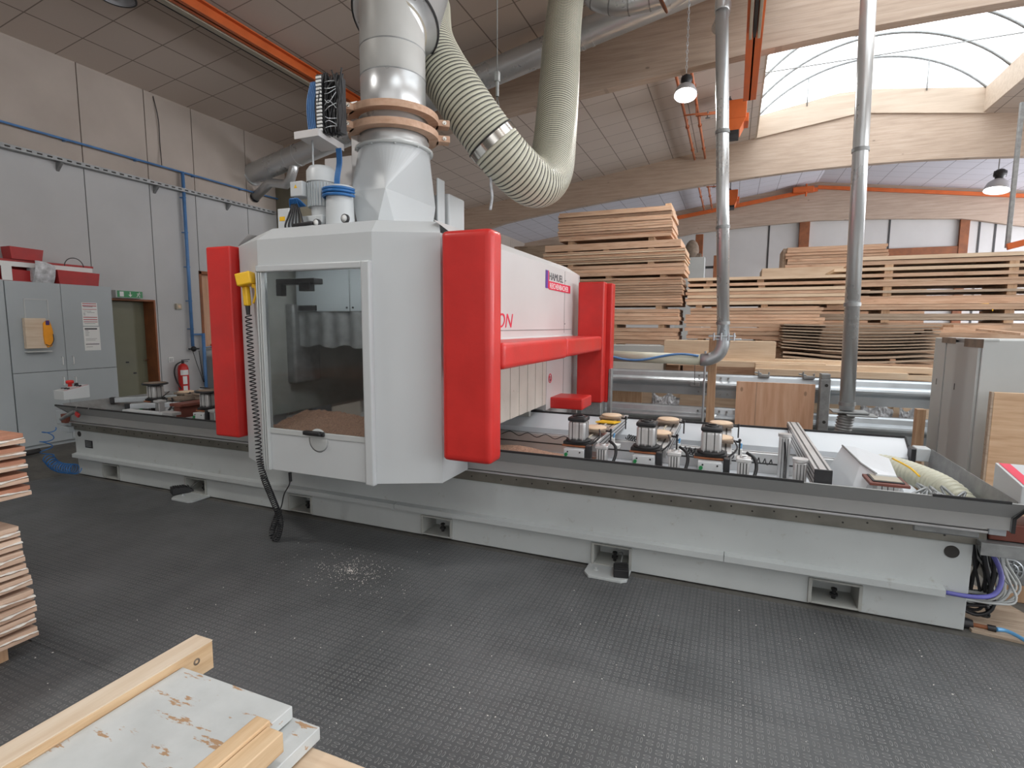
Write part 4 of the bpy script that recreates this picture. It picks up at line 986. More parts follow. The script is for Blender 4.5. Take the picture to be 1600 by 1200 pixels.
for i in range(14):
    s_ = cpt(481+i*.9, z0c, -.05+.008*(i % 3)); b.tube(smoothpath([s_+Vector((.01, 0, 0)), s_+Vector((-.004, 0, .13)), s_+Vector((0, 0, .25)), s_+Vector((.03, .01, .37))], 5), .0045, 5)
b.build('blue_tubes', 'blue', ch)
b = B()
for i in range(8):
    s_ = cpt(524+i*1.0, SZ-.06, .05); b.tube(smoothpath([s_, s_+Vector((.004, 0, -.1)), s_+Vector((-.004, -.02, -.22)), s_+Vector((.0, -.03, -.34))], 5), .005, 5)
b.build('blue_tubes', 'blueh', ch)
b = B()
for i in range(9):
    s_ = cpt(508, z0c+.03+i*.038, -.07); b.tube(smoothpath([s_, s_+Vector((.04, -.005, rr.uniform(-.03, .03))), s_+Vector((.10, 0, rr.uniform(-.04, .04)))], 5), .003, 5)
b.build('cable_tie', 'galv', ch)

# teach pendant and its coiled lead
pn = thing('hand_pendant', tuple(at(383, 478, 'Y', 2.9)), 'yellow handheld control pendant hung on the left corner of the cabin', 'control pendant')
R_ = Matrix.Rotation(math.radians(-14), 4, 'Y')
c = at(386, 437, 'Y', 2.9)
b = B(); b.box(-.055, .055, -.06, .045, -.045, .045, .01, mat=Matrix.Translation(c) @ R_ @ Matrix.Rotation(math.radians(20), 4, 'Z')); b.build('head', 'yellow', pn)
b = B(); b.box(-.058, -.052, -.05, .035, -.038, .036, .002, mat=Matrix.Translation(c) @ R_ @ Matrix.Rotation(math.radians(20), 4, 'Z')); b.cyl(c+Vector((-.065, -.03, .01)), c+Vector((-.05, -.03, .01)), .016); b.build('key_face', 'black', pn)
h0, h1 = at(384, 448, 'Y', 2.9), at(387, 478, 'Y', 2.9); b = B(); b.bar(h0, h1, .042, .04, .01); b.build('handle', 'yellow', pn)
b = B(); b.tube(smoothpath([at(397, 445, 'Y', 2.9), at(400, 458, 'Y', 2.9), at(396, 474, 'Y', 2.9)], 5), .008, 8); b.bar(at(397, 444, 'Y', 2.9), at(397, 450, 'Y', 2.9), .02, .03, .004); b.build('trigger_guard', 'yellow', pn)
b = B(); b.cyl(h1, at(388, 492, 'Y', 2.9), .017, .013); b.build('strain_relief', 'black', pn)
path = [at(388, 492, 'Y', 2.88), at(391, 540, 'Y', 2.87), at(395, 600, 'Y', 2.87), at(401, 660, 'Y', 2.86), at(405, 715, 'Y', 2.86), at(412, 745, 'Y', 2.87), at(424, 775, 'Y', 2.95), at(435, 803, 'Y', 3.02), at(438, 820, 'Y', 3.03), at(432, 842, 'Y', 3.02), at(425, 832, 'Y', 3.02), at(431, 812, 'Y', 3.03), at(436, 798, 'Y', 3.04)]
b = B(); b.tube(coil(path[:5], .0205, 36, 9), .0045, 5); b.tube(coil(path[4:], .021, 56, 9), .0045, 5); b.build('coiled_lead', 'black', pn)
b = B(); b.tube(smoothpath([path[-1], at(440, 790, 'Y', 3.05), at(444, 772, 'Y', 3.05), at(452, 757, 'Y', 3.05), at(454, 742, 'Y', 3.05)], 6), .005, 6); b.cyl(at(454, 752, 'Y', 3.05), at(453, 738, 'Y', 3.05), .012); b.build('plug_lead', 'black', pn)
# ================================================================ consoles on the bed
def vec_cyl_profile(b, c, w, h, z0):
    pass
def console(label, flip=False, loc=(0, 0, 0)):
    t = thing('clamping_console', (0, 0, 0), label, 'machine console', 'clamping consoles across the machine bed')
    b = B(); b.box(-.05, .13, .06, 1.34, -.10, -.02, .006); be = b.build('cross_beam', 'alu', t)
    b = B()
    for x in (-.02, .035, .09): b.box(x-.006, x+.006, .08, 1.34, -.0205, -.0185)
    for z in (-.045, -.075): b.box(.1295, .131, .08, 1.34, z-.005, z+.005)
    b.build('t_groove', 'alud', be)
    b = B(); b.box(.03, .045, .1, 1.33, -.018, -.008, .003); b.build('scale_strip', 'cream', be)
    # clamp cylinder at the front
    b = B(); b.box(-.064, .064, -.064, .064, 0, .138, .02, 3)
    for k in (-.045, 0, .045): b.box(k-.003, k+.003, -.067, -.06, .002, .133)
    cy = b.build('clamp_cylinder', 'alu', t)
    b = B()
    for k in (-.03, .02): b.box(k-.003, k+.003, -.0655, -.06, .002, .133); b.box(.0625, .0655, k-.003, k+.003, .002, .133)
    b.build('body_groove', 'alud', cy)
    b = B()
    if flip: b.cyl((0, 0, .135), (0, 0, .15), .05); b.lathe([(0, .15), (.125, .15), (.13, .157), (.125, .168), (0, .168)], n=36)
    else: b.box(-.068, .068, -.068, .068, .138, .168, .014, 2); b.lathe([(.03, .166), (.045, .166), (.045, .176), (.03, .176)], n=24)
    b.build('cylinder_cap', 'black', cy)
    if flip:
        b = B(); b.lathe([(0, .1685), (.11, .1685), (.11, .173), (0, .173)], n=36); b.build('cork_face', 'bark', cy)
    b = B(); b.lathe([(0, -.012), (.088, -.012), (.09, .0), (.08, .004), (0, .004)], n=32); b.box(-.10, .10, -.06, .09, -.035, -.012, .004); b.build('pod_base', 'rubber', cy)
    b = B(); b.box(-.105, .105, -.075, .02, -.046, -.034, .003); b.build('stop_plate', 'brown', t)
    b = B(); b.box(-.075, .075, -.13, -.04, -.115, -.05, .006)
    ca = b.build('carriage', 'white', t)
    b = B()
    for x in (-.045, .045): b.cyl((x, -.1305, -.07), (x, -.133, -.07), .006, n=10)
    b.box(-.06, .075, -.134, -.12, -.135, -.112, .003); b.build('carriage_wiper', 'black', ca)
    b = B(); b.cyl((-.06, -.14, -.118), (-.06, -.12, -.118), .018, n=14); b.cyl((-.055, -.14, -.09), (-.055, -.12, -.09), .012, n=14); tag(b.build('roller', 'green', ca), 'green roller')
    b = B(); b.box(.08, .12, -.12, -.06, -.15, -.02, .006); b.tube(smoothpath([(.1, -.06, -.03), (.16, -.02, .03), (.14, .06, .07)], 4), .006, 6); b.build('locking_lever', 'black', t)
    # alu post beside
    b = B(); b.box(.165, .235, -.13, -.06, -.16, -.03, .006); b.box(.155, .245, -.14, -.05, -.03, -.005, .006); b.lathe([(.014, -.005), (.024, -.005), (.024, .001), (.014, .001)], (.2, -.095, 0), n=20)
    po = b.build('side_post', 'alu', t)
    b = B()
    for k in (.182, .2, .218): b.box(k-.003, k+.003, -.1315, -.129, -.158, -.035)
    b.build('post_groove', 'alud', po)
    b = B(); b.tube(smoothpath([(.22, .03, .0), (.27, .0, -.03), (.28, -.03, -.09), (.26, -.08, -.16)], 5), .011, 8); b.build('hose', 'black', t)
    for y in (.33, .96):
        b = B(); b.box(-.05, .14, y-.09, y+.09, .005, .028, .008); b.box(-.05, .06, y-.05, y+.05, -.02, .006, .004); p = b.build('suction_pod', 'bark', t)
        b = B(); b.lathe([(0, .028), (.088, .028), (.088, .036), (.082, .04), (0, .04)], (.045, y, 0), n=36); b.build('pod_disc', 'corkdisc', p)
        b = B(); b.cyl((.13, y-.04, .018), (.185, y-.05, .018), .008); b.cyl((.18, y-.05, .035), (.18, y-.05, -.075), .0055); b.sphere((.18, y-.05, .03), .011); b.build('clamp_lever', 'black', p)
    b = B(); b.box(.15, .24, .30, .38, -.12, -.09, .004); b.box(.17, .2, .31, .35, -.09, -.04, .004); b.build('air_fitting', 'paper', t)
    b = B(); b.tube(smoothpath([(.19, .33, -.05), (.195, .35, -.01), (.18, .38, -.03)], 4), .006, 6); b.build('air_tube', 'bluel', t)
    return t
c1 = console('clamping console next to the gantry with a yellow pad on its rear rail')
c2 = place(c1, (-.515, 3.76, .872), 'middle of the three clamping consoles right of the gantry'); c2.rotation_euler = (0, 0, 0)
c3 = place(c1, (-.09, 3.76, .872), 'clamping console farthest from the gantry, its disc right above the black cap')
c1.location = (-1.005, 3.76, .872)
b = B(); b.prism([(-1.06, 4.52), (-.90, 4.52), (-.86, 4.62), (-1.02, 4.62)], 'Z', .862, .873); tag(b.build('yellow_pad', 'yellow'), 'flat yellow pad lying on the rear of the console next to the gantry', 'pad')
f1 = console('left-end clamping console with a dark flat disc on top, nearer the grey cabinets', True); f1.location = (-6.0, 4.02, .862); f1['group'] = f1['group']
f2 = place(f1, (-4.95, 3.86, .850), 'left-side clamping console with a dark disc, close to the red bumper edge')
f3 = place(f1, (-4.55, 3.92, .846), 'clamping console mostly hidden behind the left red bumper')
for (x, y, z, r, lab) in ((-5.62, 4.35, .885, .14, 'round pale board blank lying on the left consoles'),):
    b = B(); b.lathe([(0, 0), (r, 0), (r, .02), (0, .02)], (x, y, z), n=32); b.box(x-.2, x+.2, y-.12, y+.12, z-.05, z-.002, .006); tag(b.build('board_blank', 'bark'), lab, 'board')
for i, (px, py, w_, lab) in enumerate(((190, 626, .5, 'aluminium stop rail with a dark end at the far left of the bed'), (215, 636, .35, 'short aluminium stop rail beside the leftmost console'))):
    c = at(px, py, 'Z', .80+.0*i); b = B(); b.bar((c.x-.12, c.y-.0, .80), (c.x+.30, c.y+.45, .80), .06, .055, .004); o = b.build('stop_rail', 'galv'); tag(o, lab, 'rail')
    b = B(); b.bar((c.x-.15, c.y-.03, .80), (c.x-.119, c.y-.001, .80), .066, .066); b.build('end_cap', 'black', o)
for i, (x, y, lx, ly, z, m_, lab) in enumerate(((-5.75, 4.05, .10, .8, .865, 'bark', 'dark weathered lath lying across the far left of the bed'), (-5.45, 3.85, .09, .40, .845, 'darkred', 'dark red slab between the two left consoles'), (-5.28, 3.62, .10, .10, .80, 'alu', 'small silver clamp block near the lip between the left consoles'), (-5.15, 4.35, .12, .6, .87, 'rubber', 'black flat bar beside the left consoles'), (-5.62, 3.60, .30, .08, .79, 'white', 'white carriage housing between the left consoles'))):
    b = B(); b.box(x-lx, x+lx, y, y+ly, z-.03, z, .004); b.box(x-lx*.5, x+lx*.5, y+.02, y+ly-.02, .69, z-.03, .003); tag(b.build(('lath', 'weathered_slab', 'clamp_block', 'flat_bar', 'carriage_housing')[i], m_), lab, ('lath', 'slab', 'clamp', 'bar', 'housing')[i])
# thick profile beam on the right
t = thing('profile_beam', (.53, 3.6, .74), 'thick aluminium profile beam with a black end cap crossing the bed', 'profile beam')
b = B(); b.box(.485, .575, 3.48, 5.16, .755, .88, .004); be = b.build('beam', 'alu', t)
b = B()
for x in (.507, .553): b.box(x-.005, x+.005, 3.48, 5.16, .879, .8815)
for z in (.79, .82, .85): b.box(.4838, .4852, 3.48, 5.16, z-.004, z+.004)
b.build('t_groove', 'alud', be)
b = B(); b.box(.484, .576, 3.465, 3.481, .754, .881, .003); b.build('end_cap', 'black', t)
for i, (x, y, z0, z1, r) in enumerate(((.435, 3.70, .60, .885, .036), (.395, 4.28, .60, .93, .036))):
    b = B(); b.box(x-r, x+r, y-r, y+r, z0, z1-.02, .01); b.cyl((x, y, z1-.02), (x, y, z1), r*1.25, n=24); cy = b.build('side_cylinder', 'alu', t)
    b = B()
    for k in (-.018, .0, .018): b.box(x+k-.002, x+k+.002, y-r-.001, y-r+.002, z0+.01, z1-.03)
    b.build('body_groove', 'alud', cy)
b = B(); b.tube(smoothpath([(.39, 4.22, .88), (.40, 4.2, .75), (.37, 3.9, .66), (.33, 3.68, .60), (.37, 3.62, .62)], 6), .007, 6); b.build('air_tube', 'black', t)
b = B()
for k in range(3): b.tube(smoothpath([(.30-.02*k, 3.68, .68), (.25, 3.66, .64-.02*k), (.30, 3.64, .60), (.36, 3.66, .64)], 5), .006, 6)
b.build('air_tube', 'bluel', t)
# zigzag coiled lines in the tray
cl = coil([(.33, 4.35, .69), (-.05, 4.45, .70), (-.30, 4.5, .70)], .022, 15, 10)
b = B(); b.tube(cl, .004, 5); tag(b.build('coiled_air_line', 'black'), 'black coiled air line between the far console and the thick profile beam', 'coiled hose')
b = B(); b.tube(coil([(-.62, 4.55, .72), (-.8, 4.62, .74)], .024, 9, 10), .004, 5); tag(b.build('coiled_air_line', 'black'), 'black coiled air line behind the first console right of the gantry', 'coiled hose')
b = B(); b.tube(coil([(-.12, 4.3, .70), (-.32, 4.42, .72)], .024, 9, 10), .004, 5); tag(b.build('coiled_air_line', 'black'), 'black coiled air line behind the middle console right of the gantry', 'coiled hose')
P = [(-1.95+.088*k, 4.52-.003*k, .70+(.022 if k % 2 else -.012)) for k in range(11)]
b = B(); b.tube(smoothpath(P, 4), .004, 5); tag(b.build('stretched_air_line', 'black'), 'black stretched zigzag air line over the sawdust beside the gantry', 'coiled hose')
# white sheet-metal hood, framed pad, hose and switch box at the right end
t = thing('chute_hood', (.82, 4.0, .55), 'white angular metal hood at the right end of the tray', 'hood')
b = B(); b.faces_from([(.76, 4.30, .87), (.84, 4.30, .87), (.98, 4.05, .86), (.93, 3.66, .84), (.83, 3.66, .84), (.78, 3.82, .86), (.62, 4.3, .55), (.66, 3.62, .55), (1.06, 3.62, .55), (1.1, 4.3, .55)],
    [(0, 1, 2, 3, 4, 5), (0, 5, 7, 6), (5, 4, 7), (4, 3, 8, 7), (3, 2, 9, 8), (2, 1, 9), (1, 0, 6, 9)]); b.build('shell', 'trough', t)
b = B(); b.tube([(.76, 4.30, .873), (.78, 3.82, .863), (.83, 3.66, .843)], .006, 6); b.build('edge_trim', 'galvd', t)
t = thing('framed_suction_pad', (.88, 3.60, .6), 'small suction block with a dark red rim beside the front gutter', 'suction block')
b = B(); b.box(.815, .925, 3.56, 3.68, .56, .805, .006); bd = b.build('body', 'alu', t)
b = B()
for k in (.84, .868, .896): b.box(k-.002, k+.002, 3.5585, 3.561, .58, .80)
b.build('body_groove', 'alud', bd)
b = B(); b.box(.77, .965, 3.52, 3.72, .805, .822, .004); b.build('rim', 'darkred', t)
b = B(); b.box(.79, .945, 3.545, 3.70, .822, .829, .003); b.build('gasket', 'black', t); b = B(); b.box(.80, .935, 3.555, 3.69, .829, .832); b.build('pad_face', 'cream', t)
P = smoothpath([(.98, 4.55, .70), (1.08, 4.45, .72), (1.20, 4.22, .72), (1.30, 4.0, .69), (1.36, 3.8, .62)], 18); rad = [.075 if k % 2 else .062 for k in range(len(P))]
b = B(); corrugated(b, [(.98, 4.55, .70), (1.08, 4.45, .72), (1.20, 4.22, .72), (1.30, 4.0, .69), (1.36, 3.82, .60)], .066, .012, .032); tag(b.build('corrugated_hose', 'hose'), 'grey corrugated hose lying in the right end of the bed', 'hose')
b = B(); b.tube(smoothpath([(1.06, 4.3, .81), (1.12, 4.15, .79), (1.15, 4.05, .76)], 5), .006, 6); tag(b.build('yellow_string', 'yellow'), 'short yellow string lying on the corrugated hose', 'cord')
b = B(); r5 = random.Random(9)
for i in range(9):
    x, y = r5.uniform(1.05, 1.34), r5.uniform(3.6, 3.85); b.tube(smoothpath([(x, y, .70), (x+r5.uniform(-.08, .08), y+.05, .76), (x+r5.uniform(-.1, .1), y-.04, .70)], 5), .008, 6)
b.box(1.0, 1.3, 3.55, 3.9, .56, .68, .01)
tag(b.build('valve_cluster', 'galvd'), 'cluster of grey valves and tubes in the right end of the bed', 'valves')
b = B(); b.box(1.33, 1.42, 4.80, 4.92, .70, .80, .008); o = tag(b.build('switch_box', 'white'), 'small white switch box at the rear right corner of the bed', 'switch box'); b = B(); b.box(1.30, 1.33, 4.80, 4.9, .69, .79, .003); b.build('contact_strip', 'black', o)
b = B(); b.box(1.325, 1.40, 3.52, 4.80, .60, .66, .004); b.box(1.05, 1.33, 4.32, 4.36, .70, .715); tag(b.build('end_frame', 'galv'), 'galvanised end frame of the bed by the corrugated hose', 'frame')

# end control boxes
def ctrl(x0, x1, y0, y1, z, label, sx):
    t = thing('operator_panel', ((x0+x1)/2, (y0+y1)/2, z), label, 'control panel')
    b = B(); b.prism([(y0, z), (y1, z), (y1, z+.15), (y0, z+.10)], 'X', x0, x1, .006); b.build('housing', 'white', t)
    dz = .05/(y1-y0)
    b = B(); n_ = Vector((0, -dz, 1)).normalized()
    def pt(u, v, h=.0): return Vector((x0+(x1-x0)*u, y0+(y1-y0)*v, z+.10+.05*v))+n_*h
    xe = 0.03 if sx > 0 else .93
    b.faces_from([pt(xe, .03, .002), pt(xe+.12 if sx > 0 else xe+.06, .03, .002), pt(xe+.12 if sx > 0 else xe+.06, .97, .002), pt(xe, .97, .002)], [(0, 1, 2, 3)]); 
    b.bar(pt(.02, .5, .001), pt(.98, .5, .001), .0, .0) if False else None
    b.build('red_stripe', 'logored', t)
    b = B()
    for (u, v) in ((.35, .72), (.6, .7), (.8, .72), (.45, .3), (.7, .3)): b.cyl(pt(u, v, 0), pt(u, v, .012), .014, n=16)
    b.cyl(pt(.4, .75, 0), pt(.4, .75, .03), .018, n=20)
    b.tube(smoothpath([pt(.3, .2, .01), pt(.5, .15, .02), pt(.7, .28, .01)], 5), .005, 6); b.build('button', 'black', t)
    return t, pt
t, pt = ctrl(1.425, 1.85, 3.48, 3.80, .79, 'white operator panel with black knobs at the right end of the bed', 1)
t, pt = ctrl(-6.99, -6.80, 3.54, 3.80, .845, 'white operator panel with a red emergency button at the left end of the bed', -1)
b = B(); b.lathe([(.02, 0), (.02, .03), (.036, .035), (.04, .06), (.03, .07), (0, .072)], pt(.12, .6, 0), n=20); tag(b.build('emergency_button', 'red', t), 'red mushroom emergency button')
b = B(); b.box(-7.0, -6.76, 3.55, 3.75, .56, .72, .01); b.box(-6.85, -6.70, 3.5, 3.7, .50, .56, .006); o = tag(b.build('motor_block', 'cab'), 'grey block under the left operator panel', 'drive block'); b = B(); b.box(-6.80, -6.72, 3.49, 3.56, .60, .70, .006); b.build('cover', 'darkred', o)
# spray gun with blue coil
t = thing('air_blow_gun', (-6.86, 3.38, .70), 'grey air gun hanging at the left end of the bed on a blue coiled hose', 'air gun')
p0, p1 = at(118, 642, 'Y', 3.40), at(95, 655, 'Y', 3.40); b = B(); b.cyl(p0, p1, .022, .016); b.bar(p0, p0+Vector((.06, 0, -.05)), .03, .03, .006); b.build('body', 'galvd', t)
b = B(); b.bar(p0+Vector((.02, -.01, -.02)), p0+Vector((.07, -.01, -.05)), .02, .04, .004); b.build('trigger', 'redpaint', t)
hp_ = [at(95, 655, 'Y', 3.40), at(78, 668, 'Y', 3.4), at(72, 695, 'Y', 3.38), at(75, 715, 'Y', 3.38), at(84, 726, 'Y', 3.36), at(96, 731, 'Y', 3.36), at(119, 733, 'Y', 3.36)]
b = B(); b.tube(coil(hp_[1:4], .055, 3.2, 16), .0055, 6); b.tube(coil(hp_[3:5], .05, 3, 14), .0055, 6); b.tube(coil(hp_[4:], .052, 9, 14), .005, 6); b.build('coiled_hose', 'blueh', t)
b = B(); c = at(55, 708, 'Z', .04); b.tube(smoothpath([at(-40, 716, 'Z', .04), at(10, 712, 'Z', .04), at(40, 709, 'Z', .05), at(62, 704, 'Z', .06)], 6), .03, 12); tag(b.build('suction_lance', 'rubber'), 'black rubber hose end lying on the floor before the grey cabinets', 'hose')

# right end of the bed: bracket, gear motor, timber, cables, plank
b = B(); b.box(1.29, 2.0, 3.50, 3.72, .535, .56, .004); b.box(1.29, 2.0, 3.495, 3.50, .49, .56, .002); o = tag(b.build('support_shelf', 'galvd'), 'flat steel support shelf sticking out of the right bed end', 'bracket')
b = B(); b.box(1.34, 1.62, 3.55, 3.75, .565, .66, .006); tag(b.build('cover_plate', 'darkred'), 'rusty brown cover behind the right gutter end', 'cover')
t = thing('gear_motor', (1.62, 3.95, .33), 'grey geared motor at the right bed end', 'motor')
gc = at(1577, 892, 'Y', 3.84)
b = B(); b.box(gc.x-.10, gc.x+.09, 3.86, 4.05, gc.z-.09, gc.z+.08, .012); b.build('gearbox', 'galvd', t)
b = B()
for r0 in (.068, .045): b.lathe([(r0-.008, 0), (r0, 0), (r0, .01), (r0-.008, .01)], (gc.x+.005, 3.862, gc.z), (0, -1, 0), 24)
b.cyl((gc.x+.005, 3.87, gc.z), (gc.x+.005, 3.85, gc.z), .022)
for k in range(10): a = k*PI/5; b.bar((gc.x+.005+.03*math.cos(a), 3.856, gc.z+.03*math.sin(a)), (gc.x+.005+.062*math.cos(a), 3.856, gc.z+.062*math.sin(a)), .006, .008)
b.build('flange_face', 'galv', t)
b = B(); b.cyl((gc.x-.10, 3.95, gc.z+.01), (gc.x-.24, 3.95, gc.z+.03), .055); b.cyl((gc.x-.16, 3.95, gc.z+.01), (gc.x-.19, 3.95, gc.z+.015), .072); b.box(gc.x-.2, gc.x-.08, 3.9, 4.0, gc.z+.07, gc.z+.12, .008); b.build('motor_body', 'cab2', t)
tx = at(1556, 942, 'Z', 0)
b = B(); b.box(tx.x+.02, tx.x+.9, 4.12, 4.32, .0, .40, .006); o = tag(b.build('timber_block', 'brown'), 'orange-brown timber block on the floor behind the geared motor', 'timber'); o.data.materials[0] = M['postZ']
b = B(); b.prism([(at(1508, 975, 'Z', 0).x, 3.60), (1.62, 3.55), (1.75, 3.8), (1.42, 4.6), (1.25, 4.6)], 'Z', 0.001, .016); tag(b.build('floor_plank', M['greyX']), 'worn pale plank on the floor at the right bed end', 'plank')
b = B(); r6 = random.Random(21)
for i in range(16):
    x = 1.36+r6.random()*.12; y = 3.66+r6.random()*.2
    b.tube(smoothpath([(x, y, .50), (x+.02+r6.random()*.05, y+.02, .36), (x+.05+r6.random()*.08, y-.02, .20+r6.random()*.05), (x-.02, y-.04, .12+r6.random()*.06), (1.25, y, .16)], 6), .005+.003*r6.random(), 5)
o = tag(b.build('cable_bundle', 'cab2'), 'tangle of grey and black cables hanging out of the right bed end', 'cables')
b = B()
for i in range(12):
    x = 1.32+r6.random()*.12; y = 3.7+r6.random()*.2
    b.tube(smoothpath([(x, y, .50), (x+.03, y, .34), (x+r6.uniform(-.02, .10), y-.02, .14), (x+.0, y-.02, .05+r6.random()*.1), (1.27, y, .10)], 6), .008+.004*r6.random(), 5)
b.build('black_cable', 'black', o)
b = B(); b.tube(smoothpath([(1.17, 3.545, .232), (1.30, 3.545, .232), (1.40, 3.58, .25), (1.44, 3.62, .33), (1.42, 3.66, .42), (1.38, 3.7, .48)], 6), .012, 10); tag(b.build('violet_hose', 'purple'), 'thick violet-blue cable leaving the bed ledge and curling up at the right end', 'cable')
q0 = at(1512, 977, 'Y', 3.62); b = B(); b.tube(smoothpath([at(1556, 983, 'Z', .03), at(1572, 986, 'Z', .02), at(1600, 1000, 'Z', .02), at(1660, 1040, 'Z', .02)], 6), .012, 8); o = tag(b.build('air_hose', 'bluel'), 'light blue air hose plugged in low at the right bed end', 'hose')
b = B(); p = at(1505, 973, 'Y', 3.66); q_ = at(1556, 983, 'Z', .03); b.cyl(p, p.lerp(q_, .3), .035, .025); b.cyl(p.lerp(q_, .75), q_, .018); b.build('coupling', 'black', o)
b = B(); b.cyl(p.lerp(q_, .3), p.lerp(q_, .75), .011); tag(b.build('brass_nipple', 'brown', o), 'brass nipple')

# foot pedals on their plates
def pedal(loc, rz, lab, label2):
    b = B(); b.prism([(-.16, .13), (-.16, -.08), (-.12, -.13), (.10, -.13), (.135, -.10), (.135, .13)], 'Z', 0, .02, .004); b.cyl((-.09, -.03, .02), (-.09, -.03, .028), .018, n=6, smooth=False); b.cyl((-.09, -.03, .028), (-.09, -.03, .036), .009, n=8)
    pl = b.build('foot_plate', 'bed', None, (0, 0, 0)); tag(pl, lab, 'base plate')
    pl.location = loc
    b = B(); b.prism([(-.065, 0), (.065, 0), (.065, .018), (.03, .05), (-.065, .055)], 'X', -.042, .042, .004); pd = b.build('foot_pedal', 'black', None, (0, 0, 0)); tag(pd, label2, 'foot pedal')
    b = B()
    for k in range(7): b.box(-.036, .036, -.05+k*.014, -.044+k*.014, .054-.0004*k, .059-.0008*k)
    b.build('tread_rib', 'rubber', pd)
    b = B(); b.tube(smoothpath([(0, .06, .03), (.01, .12, .08), (-.02, .16, .05), (0, .2, .04)], 5), .004, 6); b.build('lead', 'galvd', pd)
    return pl, pd
pl, pd = pedal((-.70, 3.515, .0075), 0, 'grey rounded base plate at a fork pocket under the right half of the bed', 'black foot pedal on the base plate under the right half of the bed')
c = at(970, 897, 'Z', .02); pd.location = (c.x, c.y, .0285); pd.rotation_euler = (0, 0, math.radians(12)); pd.scale = (1.2, 1.2, 1.0)
pl2, pd2 = pedal((-4.79, 3.50, .0075), 0, 'grey rounded base plate at a fork pocket under the left half of the bed', 'black foot pedal on the base plate under the left half of the bed')
c = at(280, 772, 'Z', .02); pd2.location = (c.x, c.y+.03, .0285); pd2.rotation_euler = (0, 0, math.radians(-25)); pd2.scale = (1.4, 1.4, 1.2)

# chips on the mat
r7 = random.Random(4); b = B()
def flake(x, y, s_):
    a = r7.random()*PI; b.box(x-s_, x+s_, y-s_*.4, y+s_*.4, .0065, .0085, rz=a)
cc = at(548, 893, 'Z', 0)
for i in range(420):
    a, r = r7.random()*2*PI, abs(r7.gauss(0, 1)); flake(cc.x+.22*r*math.cos(a), cc.y+.14*r*math.sin(a), r7.uniform(.001, .0035))
for i in range(260): flake(r7.uniform(-3.2, 1.4), r7.uniform(.3, 3.4), r7.uniform(.001, .004))
tag(b.build('wood_chips', 'glue'), 'pale wood chips sprinkled on the rubber mat', 'wood chips', kind='stuff')

# ================================================================ left cabinets
CXF = -8.62
t = thing('storage_cabinet', (CXF-.22, 4.57, 0), 'light grey four-door storage cabinet with notices and a pale board on its doors', 'cabinet')
b = B(); b.box(XL+.002, CXF-.026, 3.935, 5.215, .0, 2.235, .004); b.build('body', 'cab', t)
b = B(); b.box(CXF-.0255, CXF-.021, 3.945, 5.205, .05, 2.22); b.build('seam_shade_sheet', 'dark', t)  # added dark sheet: shade of the door gaps put into colour
yS = 4.555; zS = 1.033
for y0, y1, z0, z1, hp in ((3.938, yS-.003, zS+.003, 2.232, (98.7, 563.7)), (yS+.003, 5.212, zS+.003, 2.232, (115.5, 563)), (3.938, yS-.003, .05, zS-.003, (101, 595.7)), (yS+.003, 5.212, .05, zS-.003, (119.5, 595))):
    b = B(); b.box(CXF-.020, CXF, y0, y1, z0, z1, .003); dd = b.build('door', 'cab', t)
    c = at(*hp, 'X', CXF+.03); b = B(); b.tube(smoothpath([(CXF, c.y, c.z-.055), (CXF+.028, c.y, c.z-.05), (CXF+.03, c.y, c.z), (CXF+.028, c.y, c.z+.05), (CXF, c.y, c.z+.055)], 4), .006, 8); b.build('handle', 'paper', dd)
b = B(); b.box(XL+.01, CXF-.03, 3.95, 5.2, 0, .045); b.build('plinth', 'dark', t)
t2_ = thing('storage_cabinet', (CXF-.22, 3.3, 0), 'light grey cabinet at the left picture edge, beside the four-door cabinet', 'cabinet')
b = B(); b.box(XL+.002, CXF+.0, 2.7, 3.925, 0, 2.24, .004); b.build('body', 'cab', t2_)
b = B(); b.box(CXF+.0, CXF+.02, 2.72, 3.918, .05, 2.235, .003); d2_ = b.build('door', 'cab', t2_)
b = B(); b.cyl((CXF+.02, 3.86, 2.16), (CXF+.026, 3.86, 2.16), .02, n=14); b.build('lock', 'black', d2_)
# embossed frame and shelf holder, pale board, orange mitt
b = B(); a, c = at(37, 467, 'X', CXF+.004), at(76, 495, 'X', CXF+.004)
for y in (a.y, c.y): b.box(CXF, CXF+.006, y-.006, y+.006, c.z-.02, a.z)
b.box(CXF, CXF+.006, a.y, c.y, a.z-.006, a.z+.006); q_ = at(60, 549, 'X', CXF+.03); b.box(CXF, CXF+.07, q_.y-.14, q_.y+.14, q_.z-.012, q_.z+.005, .002)
tag(b.build('board_holder', 'cab2'), 'thin grey metal holder fixed to the upper left cabinet door', 'holder')
a, c = at(41, 497, 'X', CXF+.07), at(70, 543, 'X', CXF+.07); b = B(); b.box(CXF+.01, CXF+.07, a.y-.02, c.y+.04, at(45, 545, 'X', CXF+.07).z, a.z, .003); tag(b.build('board_offcut', 'paleY'), 'pale square board offcut standing in the holder on the cabinet door', 'board')
m0 = at(75, 500, 'X', CXF+.09); b = B(); pr = [(67, 505), (68, 524), (70, 537), (75, 543), (81, 541), (84, 530), (82, 517), (79, 507), (76, 500), (71, 501)]
b.prism([(at(*p, 'X', CXF+.08).y, at(*p, 'X', CXF+.08).z) for p in pr], 'X', CXF+.072, CXF+.09, .005); o = tag(b.build('orange_mitt', 'orange2'), 'orange plastic piece hanging beside the pale board on the cabinet door', 'plastic piece')
b = B(); b.tube(smoothpath([tuple(at(px, py, 'X', CXF+.095)) for px, py in ((83, 522), (84, 532), (79, 540), (72, 538))], 5), .005, 5); b.build('edge_seam', 'ink', o)
